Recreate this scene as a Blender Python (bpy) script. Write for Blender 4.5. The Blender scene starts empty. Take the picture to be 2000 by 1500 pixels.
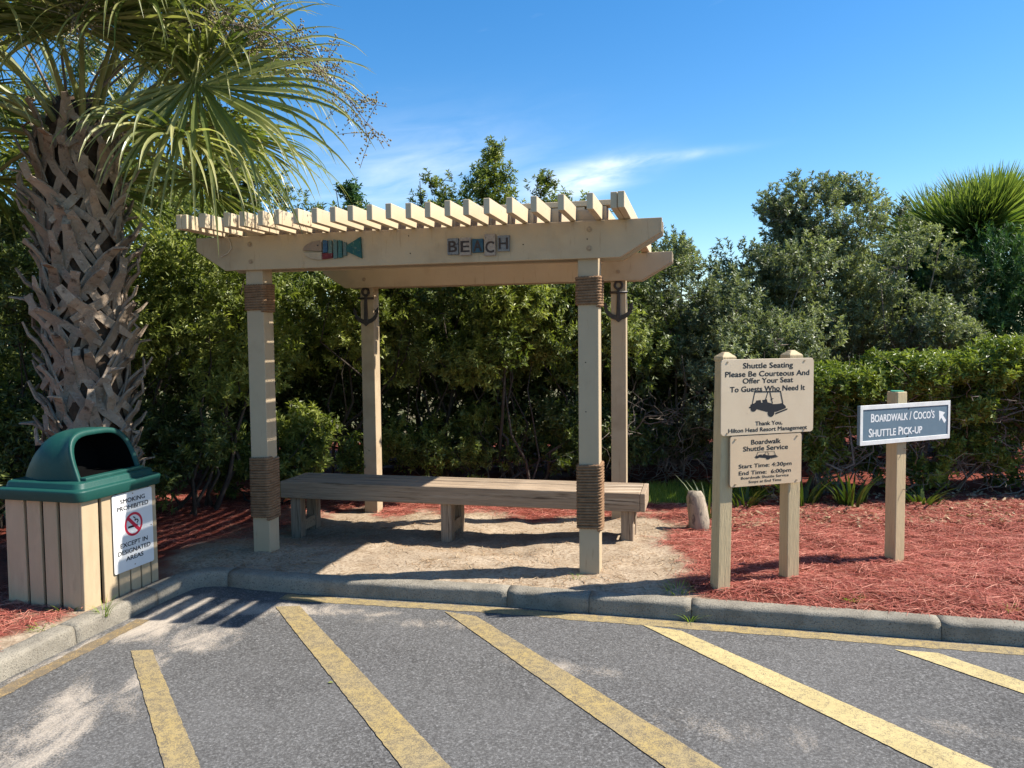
import bpy, math, random
import numpy as np
from mathutils import Vector, Matrix, Quaternion

R = math.radians
scene = bpy.context.scene
COL = scene.collection

# ------------------------------------------------------------------ camera
CAM_H, PITCH, ROLL = 1.586, 0.0564, -0.0105
cam_data = bpy.data.cameras.new('camera')
cam_data.sensor_width = 36.0
cam_data.lens = 36.0 * 1530.9 / 2000.0
cam_data.clip_start = 0.05
cam_data.clip_end = 2000.0
cam = bpy.data.objects.new('camera', cam_data)
COL.objects.link(cam)
cam.matrix_world = (Matrix.Translation((0, 0, CAM_H)) @ Matrix.Rotation(math.pi / 2 - PITCH, 4, 'X')
                    @ Matrix.Rotation(ROLL, 4, 'Z'))
scene.camera = cam

# ------------------------------------------------------------------ light
SUN_EL, SUN_AZ = R(47.0), R(87.0)          # azimuth clockwise from +Y
to_sun = Vector((math.sin(SUN_AZ) * math.cos(SUN_EL), math.cos(SUN_AZ) * math.cos(SUN_EL), math.sin(SUN_EL)))
sun_data = bpy.data.lights.new('sun', 'SUN')
sun_data.energy = 5.0
sun_data.angle = R(0.53)
sun_data.color = (1.0, 0.94, 0.84)
sun = bpy.data.objects.new('sun', sun_data)
sun.rotation_euler = to_sun.to_track_quat('Z', 'Y').to_euler()
sun.location = (8, 2, 9)
COL.objects.link(sun)

world = bpy.data.worlds.new('World')
scene.world = world
world.use_nodes = True
wn, wl = world.node_tree.nodes, world.node_tree.links
wn.clear()
w_out = wn.new('ShaderNodeOutputWorld')
w_bg = wn.new('ShaderNodeBackground')
w_bg.inputs['Strength'].default_value = 0.096
sky = wn.new('ShaderNodeTexSky')
sky.sky_type = 'NISHITA'
sky.sun_disc = False
sky.sun_elevation = SUN_EL
sky.sun_rotation = SUN_AZ
sky.altitude = 0.0
sky.air_density = 1.0
sky.dust_density = 0.25
sky.ozone_density = 2.6
# thin high cirrus: noise over the direction, streaked, with one brighter wisp low in the north
tc = wn.new('ShaderNodeTexCoord')
sep = wn.new('ShaderNodeSeparateXYZ')
wl.new(tc.outputs['Generated'], sep.inputs[0])
def wmath(op, a, b=None, c=None):
    n = wn.new('ShaderNodeMath'); n.operation = op
    for i, s in enumerate((a, b, c)):
        if s is None: continue
        if isinstance(s, (int, float)): n.inputs[i].default_value = s
        else: wl.new(s, n.inputs[i])
    return n.outputs[0]
az = wmath('ARCTAN2', sep.outputs[0], sep.outputs[1])
el = wmath('ARCSINE', sep.outputs[2])
comb = wn.new('ShaderNodeCombineXYZ')
wl.new(wmath('MULTIPLY', az, 6.0), comb.inputs[0])
wl.new(wmath('MULTIPLY', wmath('SUBTRACT', el, wmath('MULTIPLY', az, 0.16)), 26.0), comb.inputs[1])
wnoise = wn.new('ShaderNodeTexNoise')
wnoise.inputs['Scale'].default_value = 1.6
wnoise.inputs['Detail'].default_value = 7.0
wnoise.inputs['Roughness'].default_value = 0.58
wnoise.inputs['Distortion'].default_value = 0.5
wl.new(comb.outputs[0], wnoise.inputs['Vector'])
def blob(a0, e0, sa, se, slope):
    da = wmath('SUBTRACT', az, R(a0))
    de = wmath('SUBTRACT', wmath('SUBTRACT', el, R(e0)), wmath('MULTIPLY', da, slope))
    q = wmath('ADD', wmath('POWER', wmath('ABSOLUTE', wmath('DIVIDE', da, R(sa))), 2.0), wmath('POWER', wmath('ABSOLUTE', wmath('DIVIDE', de, R(se))), 2.0))
    return wmath('POWER', 2.718, wmath('MULTIPLY', q, -1.0))
wisp = wmath('ADD', wmath('MULTIPLY', blob(5.5, 11.2, 3.6, 1.0, 0.22), 1.0), wmath('MULTIPLY', blob(10.5, 12.5, 4.2, 0.32, 0.06), 0.45))
wisp = wmath('ADD', wisp, wmath('MULTIPLY', blob(-7.0, 11.5, 9.0, 3.2, 0.1), 0.30))
streak = wmath('MULTIPLY', wisp, wmath('MULTIPLY_ADD', wnoise.outputs[0], 2.4, -0.55))
thin = wmath('MULTIPLY', wmath('MAXIMUM', wmath('SUBTRACT', wnoise.outputs[0], 0.66), 0.0), 0.25)
mask = wn.new('ShaderNodeClamp')
wl.new(wmath('ADD', streak, thin), mask.inputs[0])
mask.inputs[2].default_value = 0.75
wmix = wn.new('ShaderNodeMixRGB')
wl.new(mask.outputs[0], wmix.inputs[0])
hs = wn.new('ShaderNodeHueSaturation')
hs.inputs['Saturation'].default_value = 1.36
hs.inputs['Value'].default_value = 1.0
wl.new(sky.outputs[0], hs.inputs['Color'])
wl.new(hs.outputs[0], wmix.inputs[1])
wmix.inputs[2].default_value = (7.2, 7.6, 8.0, 1)
wl.new(wmix.outputs[0], w_bg.inputs['Color'])
wl.new(w_bg.outputs[0], w_out.inputs['Surface'])

vs = scene.view_settings
vs.view_transform = 'Standard'
vs.look = 'None'
vs.exposure = 1.03
vs.gamma = 1.0
vs.use_curve_mapping = False
scene.cycles.max_bounces = 8
scene.cycles.transparent_max_bounces = 8

rng = np.random.default_rng(11)
random.seed(5)

# ------------------------------------------------------------------ helpers
def tag(o, label=None, cat=None, group=None, kind=None):
    if label: o['label'] = label
    if cat: o['category'] = cat
    if group: o['group'] = group
    if kind: o['kind'] = kind
    return o

def empty(name, loc=(0, 0, 0), rz=0.0):
    o = bpy.data.objects.new(name, None)
    o.empty_display_size = 0.2
    o.location = loc
    o.rotation_euler = (0, 0, rz)
    COL.objects.link(o)
    return o

def link(name, me, parent=None, loc=None, rot=None):
    o = bpy.data.objects.new(name, me)
    COL.objects.link(o)
    if parent is not None: o.parent = parent
    if loc is not None: o.location = loc
    if rot is not None: o.rotation_euler = rot
    return o

def np_mesh(name, V, F, material, smooth=False, tint=None, attrs=None):
    """fast mesh from an (n,3) array and an (m,k) face array"""
    V = np.asarray(V, dtype=np.float32); F = np.asarray(F, dtype=np.int32)
    me = bpy.data.meshes.new(name)
    m, k = F.shape
    me.vertices.add(len(V)); me.vertices.foreach_set('co', V.ravel())
    me.loops.add(m * k); me.loops.foreach_set('vertex_index', F.ravel())
    me.polygons.add(m)
    me.polygons.foreach_set('loop_start', np.arange(0, m * k, k, dtype=np.int32))
    me.polygons.foreach_set('use_smooth', np.full(m, smooth, dtype=bool))
    if tint is not None:
        a = me.attributes.new('tint', 'FLOAT', 'POINT'); a.data.foreach_set('value', np.asarray(tint, dtype=np.float32))
    for nm, arr in (attrs or {}).items():
        a = me.attributes.new(nm, 'FLOAT', 'POINT'); a.data.foreach_set('value', np.asarray(arr, dtype=np.float32))
    me.update(calc_edges=True)
    if material: me.materials.append(material)
    return me

class MB:
    def __init__(s): s.v, s.f = [], []
    def add(s, V, F):
        o = len(s.v); s.v += [tuple(p) for p in V]; s.f += [tuple(i + o for i in f) for f in F]; return s
    def box(s, x0, x1, y0, y1, z0, z1):
        V = [(x0, y0, z0), (x1, y0, z0), (x1, y1, z0), (x0, y1, z0), (x0, y0, z1), (x1, y0, z1), (x1, y1, z1), (x0, y1, z1)]
        return s.add(V, [(0, 3, 2, 1), (4, 5, 6, 7), (0, 1, 5, 4), (1, 2, 6, 5), (2, 3, 7, 6), (3, 0, 4, 7)])
    def prism(s, poly, y0, y1):            # poly in x,z (counter-clockwise seen from -y)
        n = len(poly)
        V = [(x, y0, z) for x, z in poly] + [(x, y1, z) for x, z in poly]
        return s.add(V, [tuple(range(n)), tuple(range(2 * n - 1, n - 1, -1))] + [(i + n, (i + 1) % n + n, (i + 1) % n, i) for i in range(n)])
    def prism_z(s, poly, z0, z1):
        n = len(poly)
        V = [(x, y, z0) for x, y in poly] + [(x, y, z1) for x, y in poly]
        return s.add(V, [tuple(range(n - 1, -1, -1)), tuple(range(n, 2 * n))] + [(i, (i + 1) % n, (i + 1) % n + n, i + n) for i in range(n)])
    def tube(s, pts, rad, n=6, cap=True):
        pts = [Vector(p) for p in pts]
        if not hasattr(rad, '__len__'): rad = [rad] * len(pts)
        V, F = [], []
        up = Vector((0, 0, 1))
        prev = None
        for i, p in enumerate(pts):
            t = (pts[min(i + 1, len(pts) - 1)] - pts[max(i - 1, 0)]).normalized()
            if prev is None:
                a = t.cross(up)
                if a.length < .05: a = t.cross(Vector((1, 0, 0)))
            else:
                a = prev - t * prev.dot(t)
            a.normalize(); prev = a
            b = t.cross(a)
            for k in range(n):
                c = 2 * math.pi * k / n
                V.append(p + (a * math.cos(c) + b * math.sin(c)) * rad[i])
        for i in range(len(pts) - 1):
            for k in range(n):
                F.append((i * n + k, i * n + (k + 1) % n, (i + 1) * n + (k + 1) % n, (i + 1) * n + k))
        if cap:
            F.append(tuple(range(n - 1, -1, -1))); F.append(tuple((len(pts) - 1) * n + k for k in range(n)))
        return s.add(V, F)
    def strap(s, pts, widths, thick, side, normal=None):   # flat strip of rectangular section; side = width direction per point
        V, F = [], []
        if not hasattr(thick, '__len__'): thick = [thick] * len(pts)
        for i, p in enumerate(pts):
            p = Vector(p); t = (Vector(pts[min(i + 1, len(pts) - 1)]) - Vector(pts[max(i - 1, 0)])).normalized()
            sd = Vector(side[i] if isinstance(side, list) else side); sd = (sd - t * sd.dot(t)).normalized()
            nn = sd.cross(t)
            w, h = widths[i] / 2, thick[i] / 2
            V += [p - sd * w - nn * h * .5, p - nn * h * 1.6, p + sd * w - nn * h * .5, p + sd * w + nn * h, p - sd * w + nn * h]
        m = 5
        for i in range(len(pts) - 1):
            for k in range(m):
                F.append((i * m + k, i * m + (k + 1) % m, (i + 1) * m + (k + 1) % m, (i + 1) * m + k))
        F.append(tuple(range(m - 1, -1, -1))); F.append(tuple((len(pts) - 1) * m + k for k in range(m)))
        return s.add(V, F)
    def mesh(s, name, material, smooth=False):
        me = bpy.data.meshes.new(name); me.from_pydata(s.v, [], s.f); me.update()
        if smooth: me.polygons.foreach_set('use_smooth', [True] * len(me.polygons))
        if material: me.materials.append(material)
        return me
    def build(s, name, material, parent=None, smooth=False, bevel=0.0, loc=None, rot=None, seg=1):
        o = link(name, s.mesh(name, material, smooth), parent, loc, rot)
        if bevel:
            b = o.modifiers.new('bevel', 'BEVEL'); b.width = bevel; b.segments = seg; b.limit_method = 'ANGLE'; b.angle_limit = R(40)
        return o

def text_part(body, parent, material, cx, cz, width, cap, y, bold=0.012, small=None, name='lettering', rot=None, slant=0.0):
    """lettering as thin print in the local xz plane facing -y, fitted to a width and a cap height"""
    cu = bpy.data.curves.new('letters', 'FONT')
    cu.body = body; cu.size = 1.0; cu.offset = 0.0; cu.extrude = 0.0
    cu.resolution_u = 3
    if small:
        cu.small_caps_scale = small
        for i, ch in enumerate(body):
            if ch.islower(): cu.body_format[i].use_small_caps = True
    o = bpy.data.objects.new('letters', cu); COL.objects.link(o)
    dg = bpy.context.evaluated_depsgraph_get()
    me = bpy.data.meshes.new_from_object(o.evaluated_get(dg))
    bpy.data.objects.remove(o); bpy.data.curves.remove(cu)
    n = len(me.vertices); co = np.zeros(n * 3, dtype=np.float32); me.vertices.foreach_get('co', co); co = co.reshape(-1, 3)
    polys = [tuple(p.vertices) for p in me.polygons]
    bpy.data.meshes.remove(me)
    x0, x1 = co[:, 0].min(), co[:, 0].max()
    sx = width / (x1 - x0); sz = cap / 0.73
    lx = (co[:, 0] - (x0 + x1) / 2) * sx
    V, Fc = [], []
    for k, (dx, dz) in enumerate(((-1, -.6), (1, -.6), (-1, .6), (1, .6))):      # strokes thickened by overlapping prints
        o_ = len(V)
        V += [(cx + a + dx * bold * sz, y - k * 1.2e-4, cz + (c - .35) * sz + a * slant + dz * bold * sz) for a, c in zip(lx, co[:, 1])]
        Fc += [tuple(i + o_ for i in f) for f in polys]
    me = bpy.data.meshes.new(name); me.from_pydata(V, [], Fc); me.update()
    me.materials.append(material)
    me.name = name
    o = link(name, me, parent)
    return o

def vnoise(x, y, scale, seed=0):
    """smooth value noise, 0..1"""
    r = np.random.default_rng(seed).random((128, 128))
    x = np.asarray(x) / scale + 1000; y = np.asarray(y) / scale + 1000
    xi = np.floor(x).astype(int); yi = np.floor(y).astype(int)
    fx = x - xi; fy = y - yi
    fx = fx * fx * (3 - 2 * fx); fy = fy * fy * (3 - 2 * fy)
    g = lambda a, b: r[a % 128, b % 128]
    return (g(xi, yi) * (1 - fx) + g(xi + 1, yi) * fx) * (1 - fy) + (g(xi, yi + 1) * (1 - fx) + g(xi + 1, yi + 1) * fx) * fy

def sstep(a, b, x):
    t = np.clip((np.asarray(x, dtype=float) - a) / (b - a), 0, 1); return t * t * (3 - 2 * t)

# ------------------------------------------------------------------ materials
def new_mat(name):
    m = bpy.data.materials.new(name); m.use_nodes = True
    nt = m.node_tree; nt.nodes.clear()
    return m, nt.nodes, nt.links

def noise_node(nd, lk, scale, detail=4.0, rough=0.55, vec=None, stretch=None, dist=0.0):
    n = nd.new('ShaderNodeTexNoise')
    n.inputs['Scale'].default_value = scale; n.inputs['Detail'].default_value = detail
    n.inputs['Roughness'].default_value = rough; n.inputs['Distortion'].default_value = dist
    if vec is None:
        t = nd.new('ShaderNodeTexCoord'); vec = t.outputs['Object']
    if stretch:
        mp = nd.new('ShaderNodeMapping'); mp.inputs['Scale'].default_value = stretch
        lk.new(vec, mp.inputs[0]); vec = mp.outputs[0]
    lk.new(vec, n.inputs['Vector'])
    return n

def ramp(nd, lk, fac, stops):
    r = nd.new('ShaderNodeValToRGB')
    e = r.color_ramp.elements
    while len(e) < len(stops): e.new(0.5)
    for i, (p, c) in enumerate(stops):
        e[i].position = p; e[i].color = (c[0], c[1], c[2], 1) if hasattr(c, '__len__') else (c, c, c, 1)
    lk.new(fac, r.inputs[0])
    return r.outputs[0]

def mixc(nd, lk, fac, a, b, mode='MIX'):
    m = nd.new('ShaderNodeMixRGB'); m.blend_type = mode
    for i, s in zip((0, 1, 2), (fac, a, b)):
        if isinstance(s, (int, float)): m.inputs[i].default_value = s
        elif isinstance(s, tuple): m.inputs[i].default_value = (*s[:3], 1)
        else: lk.new(s, m.inputs[i])
    return m.outputs[0]

def surface(name, c1, c2=None, scale=6.0, stretch=None, rough=0.6, spec=0.35, bump=0.0, bscale=60.0, fine=None, grime=None, per_object=0.0, metal=0.0):
    """noise-varied principled surface. fine=(colour, scale, lo, hi): speckle; grime likewise at larger scale"""
    m, nd, lk = new_mat(name)
    out = nd.new('ShaderNodeOutputMaterial'); p = nd.new('ShaderNodeBsdfPrincipled')
    lk.new(p.outputs[0], out.inputs[0])
    p.inputs['Roughness'].default_value = rough; p.inputs['Specular IOR Level'].default_value = spec; p.inputs['Metallic'].default_value = metal
    n1 = noise_node(nd, lk, scale, 5, .6, stretch=stretch)
    col = mixc(nd, lk, ramp(nd, lk, n1.outputs[0], [(.3, 0.0), (.7, 1.0)]), c1, c2 or c1)
    for sp in (grime, fine):
        if sp:
            c, sc, lo, hi = sp[:4]
            n2 = noise_node(nd, lk, sc, 4, .65, stretch=sp[4] if len(sp) > 4 else None)
            col = mixc(nd, lk, ramp(nd, lk, n2.outputs[0], [(lo, 0.0), (hi, 1.0)]), col, c)
    if per_object:
        oi = nd.new('ShaderNodeObjectInfo')
        hv = nd.new('ShaderNodeHueSaturation')
        mr = nd.new('ShaderNodeMapRange'); lk.new(oi.outputs['Random'], mr.inputs[0])
        mr.inputs[3].default_value = 1 - per_object; mr.inputs[4].default_value = 1 + per_object
        lk.new(mr.outputs[0], hv.inputs['Value']); lk.new(col, hv.inputs['Color']); col = hv.outputs[0]
    lk.new(col, p.inputs['Base Color'])
    if bump:
        nb = noise_node(nd, lk, bscale, 5, .6, stretch=stretch)
        b = nd.new('ShaderNodeBump'); b.inputs['Strength'].default_value = bump; b.inputs['Distance'].default_value = 0.01
        lk.new(nb.outputs[0], b.inputs['Height']); lk.new(b.outputs[0], p.inputs['Normal'])
    return m

def leaf_mat(name, dark, mid, light, rough=0.42, transl=0.28, spec=0.4):
    m, nd, lk = new_mat(name)
    out = nd.new('ShaderNodeOutputMaterial'); p = nd.new('ShaderNodeBsdfPrincipled'); t = nd.new('ShaderNodeBsdfTranslucent'); mx = nd.new('ShaderNodeMixShader')
    a = nd.new('ShaderNodeAttribute'); a.attribute_name = 'tint'
    col = ramp(nd, lk, a.outputs['Fac'], [(0.0, dark), (.5, mid), (1.0, light)])
    lk.new(col, p.inputs['Base Color'])
    tcol = mixc(nd, lk, 1.0, col, (1.25, 1.35, 0.6), 'MULTIPLY')
    lk.new(tcol, t.inputs['Color'])
    p.inputs['Roughness'].default_value = rough; p.inputs['Specular IOR Level'].default_value = spec
    mx.inputs[0].default_value = transl
    lk.new(p.outputs[0], mx.inputs[1]); lk.new(t.outputs[0], mx.inputs[2]); lk.new(mx.outputs[0], out.inputs[0])
    return m

M = {}
M['paint'] = surface('tan_paint', (.40, .31, .20), (.45, .35, .23), 3.0, None, .6, .28, .15, 60, grime=((.30, .22, .135), 1.7, .56, .78), fine=((.33, .24, .145), 5.0, .60, .74, (7, 7, .8)), per_object=.05)
M['rafter'] = surface('tan_paint_sunlit', (.51, .405, .265), (.56, .45, .30), 4.0, None, .6, .3, .1, 50, fine=((.40, .30, .19), 14, .66, .74), per_object=.06)  # lighter copy of the tan paint: sunlit tone put into the colour
M['bolt'] = surface('painted_bolt', (.42, .32, .20), (.22, .15, .09), 60, None, .5, .4)
M['hole'] = surface('dark_hole', (.02, .016, .012), None, 10, None, .9, .1)
M['rope'] = surface('manila_rope', (.29, .175, .10), (.19, .11, .06), 30, None, .9, .15, .5, 220)
M['anchor'] = surface('dark_bronze', (.016, .014, .014), (.040, .028, .022), 25, None, .5, .5, .15, 90)
M['bench'] = surface('weathered_wood', (.38, .285, .195), (.235, .17, .115), 4.0, (.6, 13, 13), .8, .2, .7, 7, fine=((.105, .074, .05), 2.4, .56, .66, (.8, 17, 17)), grime=((.46, .37, .27), 1.6, .56, .74, (.7, 9, 9)), per_object=.10)
M['bench_leg'] = surface('weathered_leg', (.33, .25, .175), (.21, .155, .11), 5.0, (14, 14, .8), .8, .2, .6, 7, fine=((.11, .08, .055), 3.5, .58, .68, (16, 16, .9)), per_object=.10)
M['concrete'] = surface('kerb_concrete', (.33, .295, .235), (.23, .205, .165), 6, None, .92, .12, .9, 150, fine=((.13, .115, .09), 110, .53, .66), grime=((.19, .17, .135), 4.5, .50, .70), per_object=.05)
M['joint'] = surface('kerb_joint', (.08, .07, .06), None, 10, None, .95, .1)
M['sign_tan'] = surface('sign_tan', (.66, .52, .36), (.60, .46, .31), 5, None, .5, .35, .03, 30, grime=((.50, .38, .26), 9, .66, .80))
M['sign_tan2'] = surface('sign_tan_lower', (.64, .47, .30), (.58, .42, .27), 5, None, .5, .35, .03, 30, grime=((.48, .35, .23), 9, .66, .80))
M['post_wood'] = surface('sign_post_wood', (.52, .405, .235), (.45, .345, .20), 6, (6, 6, .8), .7, .25, .35, 20, fine=((.36, .26, .14), 10, .60, .72, (10, 10, .6)))
M['ink'] = surface('black_print', (.018, .018, .022), None, 5, None, .5, .3)
M['white'] = surface('white_print', (.78, .78, .76), (.70, .70, .68), 8, None, .5, .35)
M['plate_white'] = surface('white_plate', (.74, .73, .71), (.68, .67, .65), 4, None, .4, .4, .02, 20)
M['red'] = surface('red_print', (.55, .02, .05), None, 5, None, .5, .3)
M['sign_blue'] = surface('sign_blue', (.095, .150, .195), (.12, .18, .225), 6, None, .45, .4, .05, 25)
M['sign_frame'] = surface('sign_frame_white', (.72, .71, .68), (.62, .61, .58), 20, None, .5, .35, .05, 40)
M['black_edge'] = surface('sign_back', (.03, .03, .035), None, 5, None, .6, .3)
M['green_cap'] = surface('green_cap', (.05, .28, .17), (.08, .34, .22), 40, None, .6, .3)
M['lid'] = surface('green_plastic', (.007, .054, .044), (.010, .066, .054), 3, None, .5, .3, .10, 70, grime=((.022, .085, .070), 5, .54, .78), fine=((.05, .10, .085), 40, .64, .76))
M['bin_dark'] = surface('bin_inside', (.005, .005, .005), None, 5, None, 1.0, .0)  # near-black; under the hood it paints in the shade of the mouth
M['slat'] = surface('bin_slat_paint', (.40, .30, .185), (.46, .35, .22), 4, (4, 4, 1), .6, .28, .12, 30, grime=((.36, .27, .17), 5, .58, .78, (3, 3, .7)), per_object=.05)
M['boot'] = surface('palm_boot', (.35, .275, .205), (.215, .16, .115), 11, None, .9, .15, .8, 45, fine=((.085, .062, .047), 13, .55, .70), grime=((.46, .40, .34), 22, .60, .75), per_object=.22)
M['fibre'] = surface('palm_fibre', (.09, .06, .04), (.05, .035, .025), 30, None, .95, .1, .6, 80)
M['bark'] = surface('shrub_bark', (.055, .043, .034), (.085, .068, .055), 20, None, .9, .15, .5, 60)
M['twig'] = surface('grey_twig', (.25, .205, .165), (.15, .12, .10), 20, None, .9, .15)
M['log'] = surface('bleached_log', (.37, .305, .225), (.26, .215, .16), 6, (4, 4, 1), .85, .2, .6, 25, fine=((.13, .11, .09), 9, .56, .64, (3, 3, 1.2)))
M['cable'] = surface('cable', (.60, .52, .40), None, 10, None, .5, .3)

M['leaf_olive'] = leaf_mat('leaf_olive', (.050, .074, .016), (.170, .205, .045), (.42, .44, .12), .46, .36, .45)
M['leaf_grey'] = leaf_mat('leaf_grey', (.070, .088, .046), (.185, .212, .110), (.36, .385, .21), .46, .32, .5)
M['leaf_hedge'] = leaf_mat('leaf_hedge', (.034, .058, .012), (.125, .168, .028), (.30, .34, .07), .40, .28, .4)
M['leaf_dark'] = leaf_mat('leaf_dark', (.036, .056, .018), (.120, .152, .042), (.31, .34, .10), .44, .32, .45)
M['leaf_cedar'] = leaf_mat('leaf_cedar', (.022, .055, .022), (.060, .125, .045), (.115, .19, .065), .6, .25, .2)
M['leaf_palm'] = leaf_mat('leaf_palm', (.050, .080, .022), (.135, .165, .045), (.42, .40, .17), .36, .36, .55)
M['leaf_palm_far'] = leaf_mat('leaf_palm_far', (.040, .075, .018), (.115, .165, .038), (.25, .30, .08), .5, .34, .3)
M['berry'] = leaf_mat('palm_berry', (.10, .085, .04), (.22, .18, .085), (.34, .29, .15), .5, .1, .3)
M['grass'] = leaf_mat('grass_blade', (.08, .13, .02), (.20, .28, .045), (.36, .42, .10), .5, .4, .3)
M['needle'] = leaf_mat('red_pine_needle', (.15, .032, .024), (.41, .112, .082), (.62, .31, .22), .78, .1, .2)
M['litter'] = leaf_mat('dry_needle', (.15, .085, .05), (.33, .21, .12), (.52, .40, .26), .8, .1, .15)

def asphalt_material():
    m, nd, lk = new_mat('asphalt')
    out = nd.new('ShaderNodeOutputMaterial'); p = nd.new('ShaderNodeBsdfPrincipled'); lk.new(p.outputs[0], out.inputs[0])
    p.inputs['Roughness'].default_value = .85; p.inputs['Specular IOR Level'].default_value = .25
    tcn = nd.new('ShaderNodeTexCoord'); vec = tcn.outputs['Object']
    v = nd.new('ShaderNodeTexVoronoi'); v.inputs['Scale'].default_value = 95; lk.new(vec, v.inputs['Vector'])
    n1 = noise_node(nd, lk, 95, 4, .80, vec)
    n2 = noise_node(nd, lk, 1.1, 6, .6, vec)
    base = ramp(nd, lk, n1.outputs[0], [(.32, (.022, .021, .020)), (.47, (.073, .069, .065)), (.58, (.13, .127, .123)), (.72, (.32, .31, .295))])
    stones = ramp(nd, lk, v.outputs['Color'], [(.0, .55), (.6, 1.0), (1.0, 1.6)])
    base = mixc(nd, lk, .6, base, stones, 'MULTIPLY')
    base = mixc(nd, lk, ramp(nd, lk, n2.outputs[0], [(.35, 0.0), (.75, .38)]), base, (.17, .165, .16))
    # washed-out sand lying on the tarmac
    sx = nd.new('ShaderNodeSeparateXYZ'); lk.new(vec, sx.inputs[0])
    def mt(op, a, b=None, c=None):
        n = nd.new('ShaderNodeMath'); n.operation = op
        for i, s in enumerate((a, b, c)):
            if s is None: continue
            if isinstance(s, (int, float)): n.inputs[i].default_value = s
            else: lk.new(s, n.inputs[i])
        return n.outputs[0]
    tot = None
    for (cx, cy, ang, la, lb, amp) in SAND_FANS:
        dx = mt('SUBTRACT', sx.outputs[0], cx); dy = mt('SUBTRACT', sx.outputs[1], cy)
        ca, sa = math.cos(ang), math.sin(ang)
        u = mt('DIVIDE', mt('ADD', mt('MULTIPLY', dx, ca), mt('MULTIPLY', dy, sa)), la)
        w = mt('DIVIDE', mt('SUBTRACT', mt('MULTIPLY', dy, ca), mt('MULTIPLY', dx, sa)), lb)
        g = mt('MULTIPLY', mt('POWER', 2.718, mt('MULTIPLY', mt('ADD', mt('MULTIPLY', u, u), mt('MULTIPLY', w, w)), -1.0)), amp)
        tot = g if tot is None else mt('MAXIMUM', tot, g)
    n3 = noise_node(nd, lk, 3.2, 9, .70, vec, stretch=(1.6, .8, 1), dist=.6)
    n4 = noise_node(nd, lk, 120, 3, .7, vec)
    lev = mt('ADD', mt('ADD', mt('MULTIPLY', tot, .62), mt('MULTIPLY_ADD', n3.outputs[0], 2.3, -1.15)), mt('MULTIPLY_ADD', n4.outputs[0], 1.5, -.75))
    fac = ramp(nd, lk, mt('MULTIPLY', lev, mt('MINIMUM', mt('MULTIPLY', tot, 3.0), 1.0)), [(.10, 0.0), (.38, .5), (.75, .92)])
    oil = noise_node(nd, lk, .8, 3, .5, vec, stretch=(1, .6, 1))
    base = mixc(nd, lk, ramp(nd, lk, oil.outputs[0], [(.60, 0.0), (.78, .45)]), base, (.035, .034, .033))
    base = mixc(nd, lk, fac, base, (.46, .39, .31))
    lk.new(base, p.inputs['Base Color'])
    b = nd.new('ShaderNodeBump'); b.inputs['Strength'].default_value = .8; b.inputs['Distance'].default_value = .004
    lk.new(n1.outputs[0], b.inputs['Height']); lk.new(b.outputs[0], p.inputs['Normal'])
    return m
SAND_FANS = [(-2.02, 3.25, R(100), .55, .16, .75), (-1.86, 3.85, R(105), .40, .10, .55), (-1.78, 4.42, R(70), .22, .20, .70), (-2.12, 4.78, R(75), .42, .17, .95),
             (-1.62, 4.88, R(-6), .45, .13, .95), (-2.42, 4.15, R(76), .55, .07, .65), (-1.0, 4.80, R(-8), .35, .07, .5), (.9, 3.28, R(-20), .60, .16, .26), (2.0, 3.22, R(-20), .5, .12, .20), (-.55, 4.6, R(-10), .5, .1, .32), (.3, 3.9, R(-25), .6, .15, .25)]
M['asphalt'] = asphalt_material()

def yellow_material(name, c1, c2, wear):
    m, nd, lk = new_mat(name)
    out = nd.new('ShaderNodeOutputMaterial'); p = nd.new('ShaderNodeBsdfPrincipled'); lk.new(p.outputs[0], out.inputs[0])
    p.inputs['Roughness'].default_value = .75; p.inputs['Specular IOR Level'].default_value = .25
    tcn = nd.new('ShaderNodeTexCoord'); vec = tcn.outputs['Object']
    n1 = noise_node(nd, lk, 4, 5, .6, vec); n2 = noise_node(nd, lk, 170, 4, .75, vec); n3 = noise_node(nd, lk, 22, 5, .7, vec)
    col = mixc(nd, lk, ramp(nd, lk, n1.outputs[0], [(.35, 0.0), (.65, 1.0)]), c1, c2)
    ad = nd.new('ShaderNodeMath'); ad.operation = 'MULTIPLY_ADD'; lk.new(n3.outputs[0], ad.inputs[0]); ad.inputs[1].default_value = .55; lk.new(n2.outputs[0], ad.inputs[2])
    col = mixc(nd, lk, ramp(nd, lk, ad.outputs[0], [(wear, 0.0), (wear + .16, .9)]), col, (.12, .10, .075))
    vc = nd.new('ShaderNodeTexVoronoi'); vc.feature = 'DISTANCE_TO_EDGE'; vc.inputs['Scale'].default_value = 9
    nw = noise_node(nd, lk, 8, 3, .6, vec); wv = mixc(nd, lk, .12, vec, nw.outputs['Color']); lk.new(wv, vc.inputs['Vector'])
    col = mixc(nd, lk, ramp(nd, lk, vc.outputs['Distance'], [(.0, .55), (.018, 0.0)]), col, (.16, .12, .07))
    lk.new(col, p.inputs['Base Color'])
    b = nd.new('ShaderNodeBump'); b.inputs['Strength'].default_value = .5; b.inputs['Distance'].default_value = .004
    lk.new(n2.outputs[0], b.inputs['Height']); lk.new(b.outputs[0], p.inputs['Normal'])
    return m
M['yellow'] = yellow_material('yellow_paint', (.36, .265, .105), (.31, .24, .125), .72)
M['yellow_new'] = yellow_material('pale_yellow_paint', (.50, .40, .19), (.42, .33, .15), .78)
M['yellow_old'] = yellow_material('faded_yellow_paint', (.40, .26, .085), (.34, .235, .11), .62)

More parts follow.
